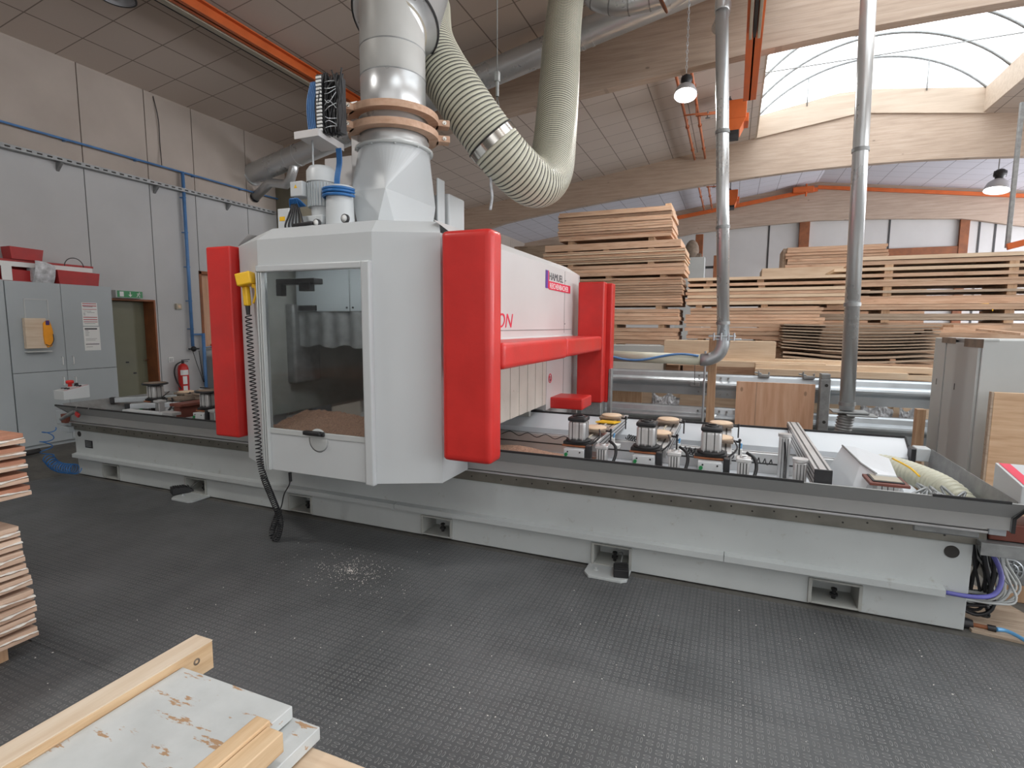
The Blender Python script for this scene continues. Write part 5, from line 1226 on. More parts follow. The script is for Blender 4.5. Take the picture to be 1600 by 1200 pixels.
b = B(); c = at(74, 502, 'X', CXF+.095); b.box(CXF+.09, CXF+.10, c.y-.02, c.y+.02, c.z-.05, c.z+.01, .002); b.build('tag_strip', 'logo', o)
def notice(p0, p1, ink, lines, label):
    a, c = at(*p0, 'X', CXF+.004), at(*p1, 'X', CXF+.004); b = B(); b.box(CXF+.0005, CXF+.004, a.y, c.y, c.z, a.z); o = tag(b.build('notice', 'paper'), label, 'notice')
    W_ = c.y-a.y; H_ = a.z-c.z; b = B(); e = B(); rz_ = random.Random(len(label))
    for (v, h, red, w0, w1) in lines: (b if red else e).box(CXF+.004, CXF+.0048, a.y+W_*w0, a.y+W_*w1, a.z-H_*(v+h), a.z-H_*v)
    if any(l[2] for l in lines): b.build('red_bar', 'redink', o)
    e.build('text_line', 'ink', o); return o
notice((127, 472.5), (154, 509), 1, [(.03, .03, 1, .05, .95), (.12, .035, 1, .05, .95), (.17, .02, 0, .1, .7), (.28, .02, 1, .05, .95), (.36, .012, 0, .1, .6), (.45, .02, 0, .08, .2), (.52, .02, 0, .08, .2), (.42, .012, 0, .3, .8), (.62, .03, 1, .05, .95), (.72, .03, 1, .05, .95), (.82, .025, 1, .05, .95), (.9, .012, 0, .1, .8)], 'upper notice with red bars on the right cabinet door')
notice((130, 510.5), (158, 547), 0, [(.06, .06, 0, .08, .85), (.16, .02, 0, .1, .3), (.24, .012, 0, .1, .35), (.3, .012, 0, .1, .3), (.36, .012, 0, .1, .32), (.5, .01, 0, .1, .8), (.56, .01, 0, .1, .7), (.72, .03, 0, .08, .92), (.84, .012, 0, .1, .5)], 'lower notice with black lines on the right cabinet door')
# clutter on the cabinet
XC = -8.84; zt_ = 2.238
def yz(px, py, X=XC): q = at(px, py, 'X', X); return q.y, q.z
t = thing('open_shelf_box', (XC-.1, 4.5, zt_), 'white and red open-fronted shelf box lying along the cabinet top', 'shelf box')
b = B(); b.box(XL+.02, XC, 3.6, 5.10, 2.245, 2.26); b.box(XL+.02, XL+.04, 3.6, 5.10, 2.245, 2.50); b.box(XL+.02, XC, 3.6, 5.12, 2.50, 2.53, .003); b.build('red_board', 'redpaint', t)
b = B(); b.box(XC-.01, XC+.01, 3.6, 5.10, 2.435, 2.50, .004); b.box(XC-.01, XC+.01, 4.02, 4.13, 2.25, 2.44, .004); b.cyl((XC+.01, 4.05, 2.46), (XC+.012, 4.05, 2.46), .015); b.build('white_fascia', 'paper', t)
for i, (p0, p1, X, lab) in enumerate((((15, 382), (67, 405), XC+.05, 'dented red crate on top of the shelf box'), ((90, 421), (155, 444), XC+.12, 'red crate at the right end of the cabinet top'), ((16, 414), (52, 438), XC-.02, 'red crate inside the shelf box'))):
    (y0, z1), (y1, z0) = yz(*p0, X), yz(*p1, X); z0 = {0: 2.532, 1: 2.24, 2: 2.262}[i]; z1 = {0: z0+.16, 1: z0+.19, 2: z0+.14}[i]
    b = B(); b.faces_from([(X-.2, y0+.01, z0), (X, y0+.01, z0), (X, y1-.01, z0), (X-.2, y1-.01, z0), (X-.2, y0-.01, z1), (X+.01, y0-.01, z1), (X+.01, y1+.01, z1-.01), (X-.2, y1+.01, z1-.01)], [(0, 1, 5, 4), (1, 2, 6, 5), (2, 3, 7, 6), (3, 0, 4, 7), (0, 3, 2, 1), (4, 5, 6, 7)])
    o = tag(b.build('red_crate', 'redpaint'), lab, 'crate')
(y0, z1), (y1, z0) = yz(50, 405, XC+.1), yz(86, 437, XC+.1)
b = B(); b.grid(lambda u, v: Vector((XC+.04+.10*math.sin(v*PI*.5+.4)*1.0-.02*abs(u-.5), y0+(y1-y0)*(u+.08*v*(1-u)), 2.24+(.29)*v*(1-.18*u*u))), 10, 10); b.box(XC-.1, XC+.05, y0+.02, y1-.02, 2.24, 2.44, .02)
o = tag(b.build('foil_wrapped_box', 'plastic'), 'silvery film-wrapped box standing in the middle of the cabinet top', 'box')
b = B(); b.tube(arcpts((XC+.06, (yz(112, 418)[0]), 2.50), .12, 0, PI, 12, 'YZ'), .006, 6); tag(b.build('cable_loop', 'black'), 'thin black cable loop standing on the shelf box', 'cable')

# ================================================================ left foreground veneer packs
cor = [(1.158, 1.110, 1.479), (1.093, 1.042, 1.482), (1.028, .984, 1.48), (.961, .912, 1.48), (.894, .845, 1.487), (.704, .654, 1.426), (.643, .588, 1.431), (.575, .52, 1.435), (.506, .456, 1.442), (.439, .389, 1.457), (.362, .307, 1.461), (.299, .243, 1.464), (.235, .185, 1.457), (.163, .114, 1.462)]
r8 = random.Random(2)
for i, (z1, z0, y1) in enumerate(cor):
    nm = 'upper' if i < 5 else 'lower'; x1 = -3.2
    lab = ['topmost', 'second', 'third', 'fourth', 'bottom'][i]+' sandwich board of the upper pile at the left edge, white glue oozing out' if i < 5 else ['topmost', 'second', 'third', 'fourth', 'fifth', 'sixth', 'seventh', 'second lowest', 'lowest'][i-5]+' sandwich board of the lower pile at the left edge'
    t = thing('sandwich_board', (-3.8, .9, z0), lab, 'board', 'sandwich boards piled at the left edge'); h = z1-z0
    b = B(); b.box(-4.6, x1, .2, y1, z1-h*.42, z1, .002); b.build('top_ply', 'redY' if i < 5 else 'plyedge', t)
    b = B(); b.box(-4.6, x1+.008*r8.uniform(-1, 1), .2, y1+.004, z0, z0+h*.42, .002); b.build('bottom_ply', 'plyedge', t)
    b = B(); b.box(-4.59, x1-.006, .21, y1-.006, z0+h*.40, z1-h*.40); b.build('core', 'plyedge', t)
    b = B(); ph = r8.random()*9
    def gl(u, v):
        y = .2+u*(y1-.2); a = v*2*PI; w_ = .005+.012*abs(math.sin(u*23+ph)*math.sin(u*61+ph*2)); return Vector((x1+w_*math.cos(a)+.001, y, z0+h*.48+.006*math.sin(u*17+ph)+.4*w_*math.sin(a)))
    b.grid(gl, 70, 6)
    b.build('glue_bead', 'glue', t)
for j, (x, z) in enumerate(((-3.9, .76), (-3.9, .02))):
    b = B()
    if j == 0: b.box(-4.5, -3.33, .5, 1.3, .706, .843, .004)
    else: b.box(-4.5, -3.30, .45, 1.38, .0, .112, .004)
    tag(b.build('spacer_block', 'postZ'), ['timber spacer between the two piles of sandwich boards', 'timber bearers under the lower pile of sandwich boards'][j], 'spacer')

# ================================================================ foreground boards
b = B(); zt2 = .60; x0, x1 = -1.708, -1.625; b.box(x0, x1, -.9, 1.228, zt2-.10, zt2, .003)
tm = tag(b.build('long_timber', 'pineY'), 'long planed pine timber in the left foreground with a knot near its end', 'timber')
b = B(); b.box(x1, x1+.0015, -.9, .80, zt2-.10, zt2-.022); b.build('side_lamella', 'pineY', tm)
b = B(); c = at(308, 1034, 'X', x1+.002); b.lathe([(.006, 0), (.0115, 0), (.0115, .0012), (.006, .0012)], (x1, c.y, c.z), (1, 0, 0), 20); kn = b.build('knot', 'bark', tm)
b = B(); b.box(x0, x1, -.9, 1.229, zt2, zt2+.004, .001); tag(b.build('pale_top_face', 'paleY', tm))
a = at(290, 1040, 'Z', .575); c = at(457, 1103, 'Z', .575)
b = B(); b.box(x1+.004, c.x, -.9, c.y, .535, .575, .003); tag(b.build('painted_board', 'chipwhite'), 'upper white board with chipped paint lying beside the long timber', 'board')
e = at(500, 1138, 'Z', .52)
b = B(); b.box(x1+.02, e.x, -.9, e.y, .485, .525, .003); tag(b.build('painted_board', 'chipwhite'), 'lower white board with chipped paint sticking out to the right', 'board')
p = at(452, 1135, 'Z', .64)
b = B(); a1_ = at(410, 1118, 'Z', .645)
b.box(a1_.x-.02, a1_.x+.028, -.9, a1_.y, .576, .64, .003); ob = tag(b.build('batten', 'pineY'), 'pine batten lying on the chipped white boards, left of its twin', 'batten')
b = B(); b.box(a1_.x+.030, a1_.x+.085, -.9, a1_.y-.012, .576, .632, .003); ob2 = tag(b.build('batten', 'pineY'), 'rough pine batten lying on the chipped white boards, right of its twin', 'batten')
f0 = at(478, 1163, 'Z', .47)
b = B(); b.box(f0.x, f0.x+1.2, f0.y-.09, f0.y, .36, .47, .004); tag(b.build('cross_bearer', 'paleX'), 'pale bearer timber running right under the white boards', 'timber')
b = B(); b.box(f0.x-.12, f0.x-.005, f0.y-.12, f0.y-.01, 0, .484, .004); tag(b.build('support_block', 'postZ'), 'upright pine block under the white boards', 'timber')
b = B(); b.box(-1.75, -1.35, -.9, .9, .0, .484, .006); tag(b.build('support_crate', 'postZ'), 'timber crate carrying the foreground boards', 'crate')
# ================================================================ crash barrier
def wbeam(x0, x1, z1, label, y=7.3, h=.31):
    pr = []
    for k in range(25):
        v = k/24; pr.append((y-.04*math.sin(2*PI*v*1.0-.5*PI)**3*1.0 if False else y+.035*math.cos(4*PI*v)*(.9 if .05 < v < .95 else .5), z1-h+h*v))
    pr = [(y+.03, z1-h-.0), (y+.018, z1-h+.10), (y+.0, z1-h+.12), (y-.03, z1-h+.135), (y-.048, z1-h+.155), (y-.052, z1-h+.175), (y-.045, z1-h+.195), (y-.02, z1-h+.215), (y+.005, z1-h+.225), (y+.02, z1-.03), (y+.035, z1-.01), (y+.035, z1)]
    b = B(); b.sheet(pr, 'X', x0, x1, .004); o = b.build('barrier_rail', 'galv'); tag(o, label, 'crash barrier')
    b = B()
    for x in (x0+.07, x0+.16, x1-.16, x1-.07):
        for z in (z1-.05, z1-.155, z1-.26): b.cyl((x, y-.03, z), (x, y+.0, z), .013, n=10)
    b.build('bolt', 'galvd', o)
    return o
wbeam(-4.2, -.20, 1.12, 'upper galvanised crash barrier rail left of the timber post'); wbeam(-.17, 2.3, 1.095, 'upper galvanised crash barrier rail right of the timber post')
wbeam(-4.2, -.20, .66, 'lower galvanised crash barrier rail left of the timber post'); wbeam(-.17, 2.3, .665, 'lower galvanised crash barrier rail right of the timber post')
for i, px in enumerate((1193, 1263)):
    c = at(px, 579, 'Y', 7.3); z = 1.10 if c.x > -.17 else 1.12; b = B(); b.box(c.x-.05, c.x+.07, 7.26, 7.36, z-.02, z+.012, .003); b.box(c.x-.06, c.x-.045, 7.27, 7.31, z, z+.06, .004); b.box(c.x+.055, c.x+.07, 7.27, 7.31, z, z+.045, .004); b.cyl((c.x-.10, 7.29, z+.035), (c.x-.02, 7.29, z+.02), .010)
    tag(b.build('rail_clamp', 'galvd'), ('left' if i == 0 else 'right')+'-hand small screw clamp of two on top of the crash barrier', 'clamp')
p = at(1290, 590, 'Y', 7.06)
t = thing('barrier_post', (p.x+.01, 7.1, 0), 'square galvanised barrier post with two round holes', 'post')
b = B(); b.box(p.x-.045, p.x+.06, 7.06, 7.22, 0, 1.10, .008); b.box(p.x-.04, p.x+.05, 7.06, 7.24, 1.10, 1.16, .004); b.build('post', 'galvd', t)
b = B()
for z in (1.03, .60): b.cyl((p.x+.015, 7.055, z), (p.x+.015, 7.065, z), .018, n=16)
b.build('hole', 'dark', t)
for x, lab in ((-1.62, 'thin galvanised barrier post by the rear red bumper'), (2.2, 'galvanised barrier post by the grey electrical cabinet')):
    b = B(); b.box(x-.04, x+.04, 7.2, 7.3, 0, 1.1, .006); tag(b.build('barrier_post', 'galvd'), lab, 'post')
b = B(); x0, x1 = at(1151, 600, 'Y', 7.08).x, at(1275, 605, 'Y', 7.08).x; b.box(x0, x1, 7.12, 7.14, 0, 1.03, .002); pw = tag(b.build('plywood_panel', 'plyZ'), 'reddish fir plywood panel standing against the crash barrier', 'plywood panel')
b = B(); b.box(x0+.225, x0+.229, 7.118, 7.12, .30, 1.03); b.build('sheet_joint', 'bark', pw)
x0, x1 = at(1105, 600, 'Y', 6.98).x, at(1118, 600, 'Y', 6.98).x; b = B(); b.box(x0, x1, 6.98, 7.06, 0, 1.56, .004); tag(b.build('timber_post', 'postZ'), 'slim upright timber post carrying the elbow of the left slim pipe', 'post')
b = B(); b.cyl((x0-.035, 6.95, 0), (x0-.035, 6.95, 1.4), .014, n=10); b.cyl((x0-.035, 6.95, 1.22), (x0-.035, 6.95, 1.32), .03); tag(b.build('steel_rod', 'galv'), 'thin steel rod standing left of the slim timber post', 'rod')
b = B(); b.tube([(x0-.15, 6.9, 1.28), (x0-.16, 7.2, .95)], .004, 5); b.box(x0-.22, x0-.1, 7.2, 7.26, .93, .99, .006); tag(b.build('cable_clip', 'galvd'), 'small clip with thin wires on the upper barrier rail', 'clip')
x0, x1 = at(1433, 650, 'Y', 6.1).x, at(1447, 650, 'Y', 6.1).x; b = B(); b.box(x0, x1, 6.1, 6.2, 0, at(1440, 640, 'Y', 6.1).z, .004); tag(b.build('timber_post', 'postZ'), 'short reddish timber upright beside the grey machine cabinet', 'post')

# grey machine cabinet on the right
ny, fy = 5.30, 6.02; cx = 1.835; zt3 = 1.607
t = thing('electrical_cabinet', (2.4, 5.6, 0), 'large grey electrical cabinet behind the right end of the bed', 'cabinet')
b = B(); b.box(cx, 3.2, ny, fy+.35, 0, zt3, .006); b.build('body', 'cab2', t)
b = B(); b.box(cx-.02, cx, fy-.0, fy+.05, .02, zt3+.005, .003); b.box(cx-.02, cx, ny+.02, fy-.03, .05, zt3-.03, .003); b.box(cx-.022, cx+.1, ny-.004, fy+.05, zt3-.008, zt3+.008, .002); b.build('side_panel', 'cab2', t)
b = B()
for px, py in ((1463, 596), (1491, 604)): c = at(px, py, 'X', cx-.021); b.box(cx-.023, cx-.02, c.y-.006, c.y+.006, c.z-.028, c.z+.028, .001)
b.build('lock_slot', 'black', t)
b = B()
for (p0, p1) in (((1507, 531), (1536, 544)), ((1472, 529), (1493, 537))):
    a, c = at(*p0, 'X', cx-.0225), at(*p1, 'X', cx-.0225); b.box(cx-.0225, cx-.021, c.y, a.y, c.z, zt3+.008)
b.build('brown_tape', 'corkdisc', t).data.materials[0] = M['bark']
x0 = at(1554, 613, 'Y', 5.0); b = B(); b.box(x0.x, x0.x+.9, 5.0, 5.04, .02, x0.z, .003); o = tag(b.build('oak_board', 'oakX'), 'broad oak board leaning on the front of the grey electrical cabinet', 'board')
b = B(); b.box(x0.x-.016, x0.x-.001, 5.0, 5.045, .02, x0.z+.002, .002); b.build('edge_band', 'greyX', o)

# ================================================================ lumber
unit = None
def board(x0, x1, y0, y1, z0, z1, mat, label, group, rot=0, name='board', cat='board'):
    global unit
    if unit is None:
        b = B(); b.box(-.5, .5, -.5, .5, 0, 1); o = b.build(name, mat, None, (0, 0, 0)); unit = o.data; bpy.data.objects.remove(o)
    key = 'unit_'+mat
    me = bpy.data.meshes.get(key)
    if me is None: me = unit.copy(); me.name = key; me.materials.clear(); me.materials.append(M[mat])
    o = bpy.data.objects.new(name, me); COL.objects.link(o)
    o.location = ((x0+x1)/2, (y0+y1)/2, z0); o.scale = (x1-x0, y1-y0, z1-z0); o.rotation_euler = (0, 0, rot)
    return tag(o, label, cat, group)
rl = random.Random(77)
def ORD(k, n):
    w_ = ['uppermost', 'second-highest', 'third-highest', 'fourth-highest', 'fifth-highest', 'sixth-highest', 'seventh-highest', 'eighth-highest', 'ninth-highest', 'tenth-highest', 'eleventh-highest', 'twelfth-highest']
    return 'lowest' if k == n-1 else 'second-lowest' if k == n-2 and n > 5 else 'third-lowest' if k == n-3 and n > 7 else w_[k]
SIDE = {1: ['single'], 2: ['left', 'right'], 3: ['left', 'middle', 'right'], 4: ['leftmost', 'second', 'third', 'rightmost']}
def bundle(x0, x1, y0, d, z0, z1, n, mats, label, group, jit=.02, gap=.0055, end=.02, spacers=None, sh=.05):
    jit = max(jit, .02)
    h = (z1-z0)/n
    for i in range(n):
        e0, e1, fy_ = rl.uniform(-1, 1)*end, rl.uniform(-1, 1)*end, rl.uniform(-1, 1)*jit
        board(x0+e0, x1+e1, y0+fy_, y0+d+fy_, z0+i*h+(gap if i else .0005), z0+(i+1)*h-gap*.05, rl.choice(mats), (ORD(n-1-i, n)+' '+label) if n > 1 else label, group)
    if spacers:
        for si, sx in enumerate(spacers): board(sx-.045, sx+.045, y0+.02, y0+d, z0-sh+.001, z0-.0005, 'postZ', SIDE[len(spacers)][si]+' spacer block under the '+group, 'spacers under the '+group, name='spacer_block', cat='spacer')
def zz(py, y, px=960): return at(px, py, 'Y', y).z
def xx(px, y, py=450): return at(px, py, 'Y', y).x
# left stack behind the gantry
YA = 8.5; S = [
 (872, 1046, 373, 327, 11, ['pineX', 'pineX', 'pinkX'], 'thin pine sheet in the topmost block of the tall stack', 'topmost block of the tall stack', (890, 1015)),
 (849, 1062, 389, 378.5, 1, ['pineX'], 'single thick pine board between the top two blocks of the tall stack', None, (890, 945, 1015)),
 (849, 1068, 411, 391, 7, ['pineX', 'paleX', 'pinkX'], 'splintery pine sheet in the second block of the tall stack', 'second block of the tall stack', (890, 1015)),
 (849, 1068, 431, 414, 3, ['pineX'], 'pine board in the third block of the tall stack', 'third block of the tall stack', (890, 950, 1035)),
 (849, 1066, 478, 435, 11, ['pineX', 'pinkX', 'pinkX'], 'pinkish veneered sheet in the fourth block of the tall stack', 'fourth block of the tall stack', (900, 1030)),
 (849, 1062, 507, 483, 4, ['pineX'], 'pine board in the fifth block of the tall stack', 'fifth block of the tall stack', (960, 1035)),
 (849, 1060, 537, 512, 4, ['pineX', 'pineX'], 'pine board in the lowest block of the tall stack', 'lowest block of the tall stack', (960, 1040))]
prevz = None
rows = []
for (pl_, pr_, yb, yt, n, mats, lab, grp, sp) in S:
    rows.append((xx(pl_, YA), xx(pr_, YA), zz(yb, YA), zz(yt, YA), n, mats, lab, grp, [xx(q, YA) for q in sp]))
for i, (a, c, z0, z1, n, mats, lab, grp, sp) in enumerate(rows):
    below = rows[i+1][3] if i+1 < len(rows) else z0-.08
    bundle(a, c, YA, .85, z0, z1, n, mats, lab, grp or 'single board of the tall stack', spacers=sp, sh=z0-below)
z = rows[-1][2]-.08
bundle(-3.0, -.72, YA+.03, .8, .08, z, 6, ['pineX'], 'pine block at the foot of the tall stack', 'foot of the tall stack')
b = B(); p = at(898, 322, 'Y', 8.6); board(xx(1035, 8.6), xx(1044, 8.6), 8.6, 9.3, rows[0][3], rows[0][3]+.05, 'postZ', 'small lath lying across the top of the tall stack', None, name='lath', cat='lath')
b.bar((at(878, 330, 'Y', 8.7).x, 8.7, rows[0][3]+.012), (at(888, 328, 'Y', 8.7).x, 8.75, rows[0][3]+.03), .02, .02); tag(b.build('offcut', 'redpaint'), 'small red and white offcut on the left top of the tall stack', 'offcut')
# darker board pile at the far left behind the gantry
for k in range(4):
    z0 = zz(384, 10.5, 830)+.0-.13*k; board(xx(803, 10.5)+.04*k, xx(850, 10.5)+.5, 10.5, 12.0, z0-.128, z0, 'greyX', ORD(k, 4)+' dark board in the low pile left of the tall stack', 'low dark pile left of the tall stack')
z0 = zz(384, 10.5, 830)-.13*4-.002; board(xx(803, 10.5), xx(850, 10.5)+.5, 10.5, 12.0, .0, z0, 'greyX', 'supporting crate of the low pile left of the tall stack', None, name='timber_crate', cat='crate')

# middle stack
YB = 8.75
def row(pl_, pr_, yb, yt, n, mats, lab, grp, sp, Y, d=.9, px=1150, end=.03, jit=.015): return (xx(pl_, Y), xx(pr_, Y), zz(yb, Y, px), zz(yt, Y, px), n, mats, lab, grp, [xx(q, Y) for q in sp], Y, d, end, jit)
R = [row(1073, 1330, 437.5, 433, 1, ['paleX'], 'long pale board, top of the middle stack left of the tall pipe', 'top board of the middle stack', (1108, 1188), YB),
     row(1073, 1330, 446.5, 442, 1, ['pineX'], 'long pine board, second from the top of the middle stack', 'second board of the middle stack', (1104, 1190), YB),
     row(1074, 1330, 476, 450, 5, ['paleX', 'pineX'], 'pale pine board in the upper block of the middle stack', 'upper block of the middle stack', (1093, 1196), YB),
     row(1074, 1290, 511, 481, 6, ['pineX', 'pinkX', 'pineX'], 'reddish pine board in the middle block of the middle stack', 'middle block of the middle stack', (1100, 1180), YB, end=.06),
     row(1072, 1290, 530, 512, 3, ['pineX', 'pinkX'], 'reddish pine board in the lower block of the middle stack', 'lower block of the middle stack', (1098, 1190), YB, end=.06)]
for i, (a, c, z0, z1, n, mats, lab, grp, sp, Y, d, e_, j_) in enumerate(R):
    below = R[i+1][3] if i+1 < len(R) else z0-.03
    bundle(a, c, Y, d, z0, z1, n, mats, lab, grp, spacers=sp if z0-below > .012 else None, sh=z0-below, end=e_, jit=j_)
z = R[-1][2]-.03; board(R[-1][0]-.0, R[-1][1], YB+.04, YB+.8, 1.4, z, 'pineX', 'broad pine block under the middle stack', None)
board(xx(1072, YB), xx(1290, YB), YB+.03, YB+.8, 0, 1.39, 'pineX', 'pine block at the foot of the middle stack', None)
board(xx(955, 7.9), xx(1041, 7.9), 7.9, 8.25, .6, zz(540, 7.9, 1000), 'greyX', 'grey-painted panel edge behind the cream horizontal pipe', None).data = bpy.data.meshes['unit_greyX'].copy()
o = [q for q in COL.objects if q.get('label') == 'grey-painted panel edge behind the cream horizontal pipe'][0]; o.data.materials[0] = M['cab2']
board(xx(1041, 7.9), xx(1218, 7.9), 7.9, 8.3, zz(562, 7.9, 1130), zz(533, 7.9, 1130), 'paleX', 'wide pale plank set on edge behind the pipe elbow', None)
LB = ['at the far left above the barrier', 'crossing behind the two small clamps', 'behind the tall pipe, right of the clamps', 'lowest at the right, beside the grey cabinet', 'behind the others beside the grey cabinet', 'nearest the barrier under the two small clamps']
for k, (pl_, pr_, yt, yb, Y) in enumerate(((1042, 1290, 565, 574, 7.75), (1118, 1330, 562, 572, 7.9), (1180, 1460, 572, 580, 7.7), (1300, 1460, 585, 592, 7.65), (1340, 1462, 577, 584, 7.8), (1180, 1420, 580, 590, 7.62))):
    board(xx(pl_, Y, 580), xx(pr_, Y, 580), Y, Y+.25, zz(yb, Y, (pl_+pr_)/2), zz(yt, Y, (pl_+pr_)/2), 'paleX', 'long pale board '+LB[k], 'pale boards just above the crash barrier')
board(-1.7, 2.6, 7.66, 7.89, 0, zz(592, 7.64, 1300)-.004, 'paleX', 'low pile of pale boards directly behind the upper barrier rail', None)
# bowed thin sheets
YC = 8.15
for k in range(9):
    zb = zz(508+k*4.6, YC, 1340); b = B(); x0, x1 = xx(1224-1.0*(k % 3), YC, 520), xx(1470, YC, 520); bow = .012+.004*k
    b.grid(lambda u, v: Vector((x0+(x1-x0)*u, YC+.04*(k % 2)+.6*v, zb-bow*math.sin(PI*u)+.01)), 16, 1); b.grid(lambda u, v: Vector((x0+(x1-x0)*u, YC+.04*(k % 2)+.6*v, zb-bow*math.sin(PI*u)-.006)), 16, 1)
    b.grid(lambda u, v: Vector((x0+(x1-x0)*u, YC+.04*(k % 2), zb-bow*math.sin(PI*u)-.006+.016*v)), 16, 1)
    for xe in (0, 1): b.grid(lambda u, v: Vector((x0+(x1-x0)*xe, YC+.04*(k % 2)+.6*u, zb-.006+.016*v)), 1, 1)
    tag(b.build('thin_sheet', 'greyX'), ORD(k, 9)+' weathered thin sheet in the gappy stack crossed by the tall pipe', 'sheet', 'weathered thin sheets in the gappy stack')
for k, yb in enumerate((553, 560)):
    zb = zz(yb, YC, 1340); b = B(); x0, x1 = xx(1224, YC, 540), xx(1470, YC, 540)
    def bw(u): return -.05*math.sin(PI*u)**1.5
    b.grid(lambda u, v: Vector((x0+(x1-x0)*u, YC+.6*v, zb+bw(u)+.012)), 20, 1); b.grid(lambda u, v: Vector((x0+(x1-x0)*u, YC, zb+bw(u)-.012+.024*v)), 20, 1); b.grid(lambda u, v: Vector((x0+(x1-x0)*u, YC+.6*v, zb+bw(u)-.012)), 20, 1)
    tag(b.build('bowed_board', 'greyX'), ('upper' if k == 0 else 'lower')+' sagging weathered board under the gappy thin sheets', 'board')
for px in (1249, 1279, 1396):
    x = xx(px, YC, 560); board(x-.03, x+.03, YC+.02, YC+.3, zz(568, YC, px)-.01, zz(561, YC, px), 'pineX', {1249: 'left', 1279: 'middle', 1396: 'right'}[px]+' small spacer under the sagging boards', 'small spacers under the sagging boards', name='spacer_block', cat='spacer')
board(xx(1220, YC), xx(1313, YC), YC-.02, YC+.5, zz(576, YC, 1260), zz(566, YC, 1260), 'greyX', 'stub of a thick grey-brown board under the spacers left of the tall pipe', None)
board(xx(1315, YC), xx(1470, YC), YC-.03, YC+.5, zz(577, YC, 1400), zz(568.5, YC, 1400), 'pinkX', 'thick board right of the tall pipe under the sagging boards', None)
board(xx(1215, YC), xx(1480, YC), YC+.05, YC+.5, 0, zz(576, YC, 1340)-.004, 'paleX', 'pine block under the gappy stack', None)
# right stack of long boards with gaps
YD = 9.0
D = [(1345, 398, 404, 1, 'paleX'), (1340, 405, 411.5, 1, 'pinkX'), (1300, 416, 421, 1, 'paleX'), (1316, 426, 431.5, 1, 'pinkX'), (1300, 435.5, 446.5, 3, 'pinkX'), (1315, 453, 457, 1, 'greyX'), (1290, 462, 475, 4, 'pineX'), (1290, 475.5, 484, 2, 'pinkX'), (1262, 490, 500, 2, 'greyX')]
nm_ = ['topmost', 'second', 'third', 'fourth', 'fifth', 'sixth', 'seventh', 'eighth', 'lowest']
xr = 4.0; zprev = None; tab = []
for i, (pl_, yt, yb, n, mt_) in enumerate(D): tab.append((xx(pl_, YD, yt), zz(yb, YD, 1440), zz(yt, YD, 1440), n, mt_))
for i, (x0, z0, z1, n, mt_) in enumerate(tab):
    lab = nm_[i]+' layer of long boards in the right-hand stack'; below = tab[i+1][2] if i+1 < len(tab) else z0-.04
    for k in range(n):
        h = (z1-z0)/n; board(x0+rl.uniform(-.04, .04), xr+rl.uniform(-.1, .1), YD+rl.uniform(-.02, .02), YD+.8, z0+k*h+.001, z0+(k+1)*h, mt_, (ORD(n-1-k, n)+' board in the '+lab) if n > 1 else 'single board forming the '+lab, lab)
    if z0-below > .015:
        for px in (1387, 1582): 
            sx = xx(px, YD); 
            if sx > x0+.05: board(sx-.05, sx+.05, YD+.01, YD+.8, below+.001, z0-.001, 'postZ', {1387: 'left', 1582: 'right', 1300: 'hidden'}[px]+' spacer block under the '+nm_[i]+' layer of the right-hand stack', 'spacers under the '+nm_[i]+' layer', name='spacer_block', cat='spacer')
board(1.2, xr, YD+.04, YD+.75, 0, tab[-1][1]-.04, 'pinkX', 'pine block at the foot of the right-hand stack', None)
for k in range(4): board(xx(1440+18*k, 8.4, 520), xx(1560+10*k, 8.4, 520), 8.4+.06*k, 8.7+.06*k, zz(524-4*k, 8.4, 1500), zz(521-4*k, 8.4, 1500)+.012, 'pinkX', ORD(3-k, 4)+' loose short board above the grey electrical cabinet', 'loose short boards above the grey cabinet', rot=.03*k)
b = B(); b.bar(at(1530, 515, 'Y', 8.3), at(1600, 522, 'Y', 8.0), .16, .03, .003); tag(b.build('tilted_board', 'pineX'), 'tilted board end sticking out above the grey cabinet at the right edge', 'board')
b = B(); y_ = YD-.012
for px, yy in ((1343, (476, 484)), (1551, (477, 486))): b.bar(at(px, yy[0], 'Y', y_), at(px, yy[1], 'Y', y_), .012, .004)
b.bar(at(1520, 476, 'Y', y_), at(1545, 474.5, 'Y', y_), .01, .01); tag(b.build('yellow_strap', 'yellow'), 'yellow strapping tape on the right-hand board stack', 'strap')
# block on top at the back
YE = 11.0; zb0, zt0 = zz(416, YE, 1300), zz(384, YE, 1300)
xL, xR_ = xx(1230, YE, 400), xx(1386, YE, 400)
bundle(xL, xR_, YE, .9, zb0, zt0, 7, ['pinkX', 'pineX', 'greyX'], 'reddish board in the block lying at the back behind the tall pipe', 'block at the back behind the tall pipe', end=.03)
board(xL-.06, xL+.0, YE+.1, YE+.9, zb0, zt0, 'greyX', 'dark upright end board of the block at the back', None)
board(xL-.4, xR_+.6, YE, YE+.9, 2.2, zb0-.002, 'paleX', 'pale board layer under the block at the back', None)
board(xL-.4, xR_+.6, YE+.02, YE+.88, 0, 2.198, 'pineX', 'pine block carrying the block at the back', None)
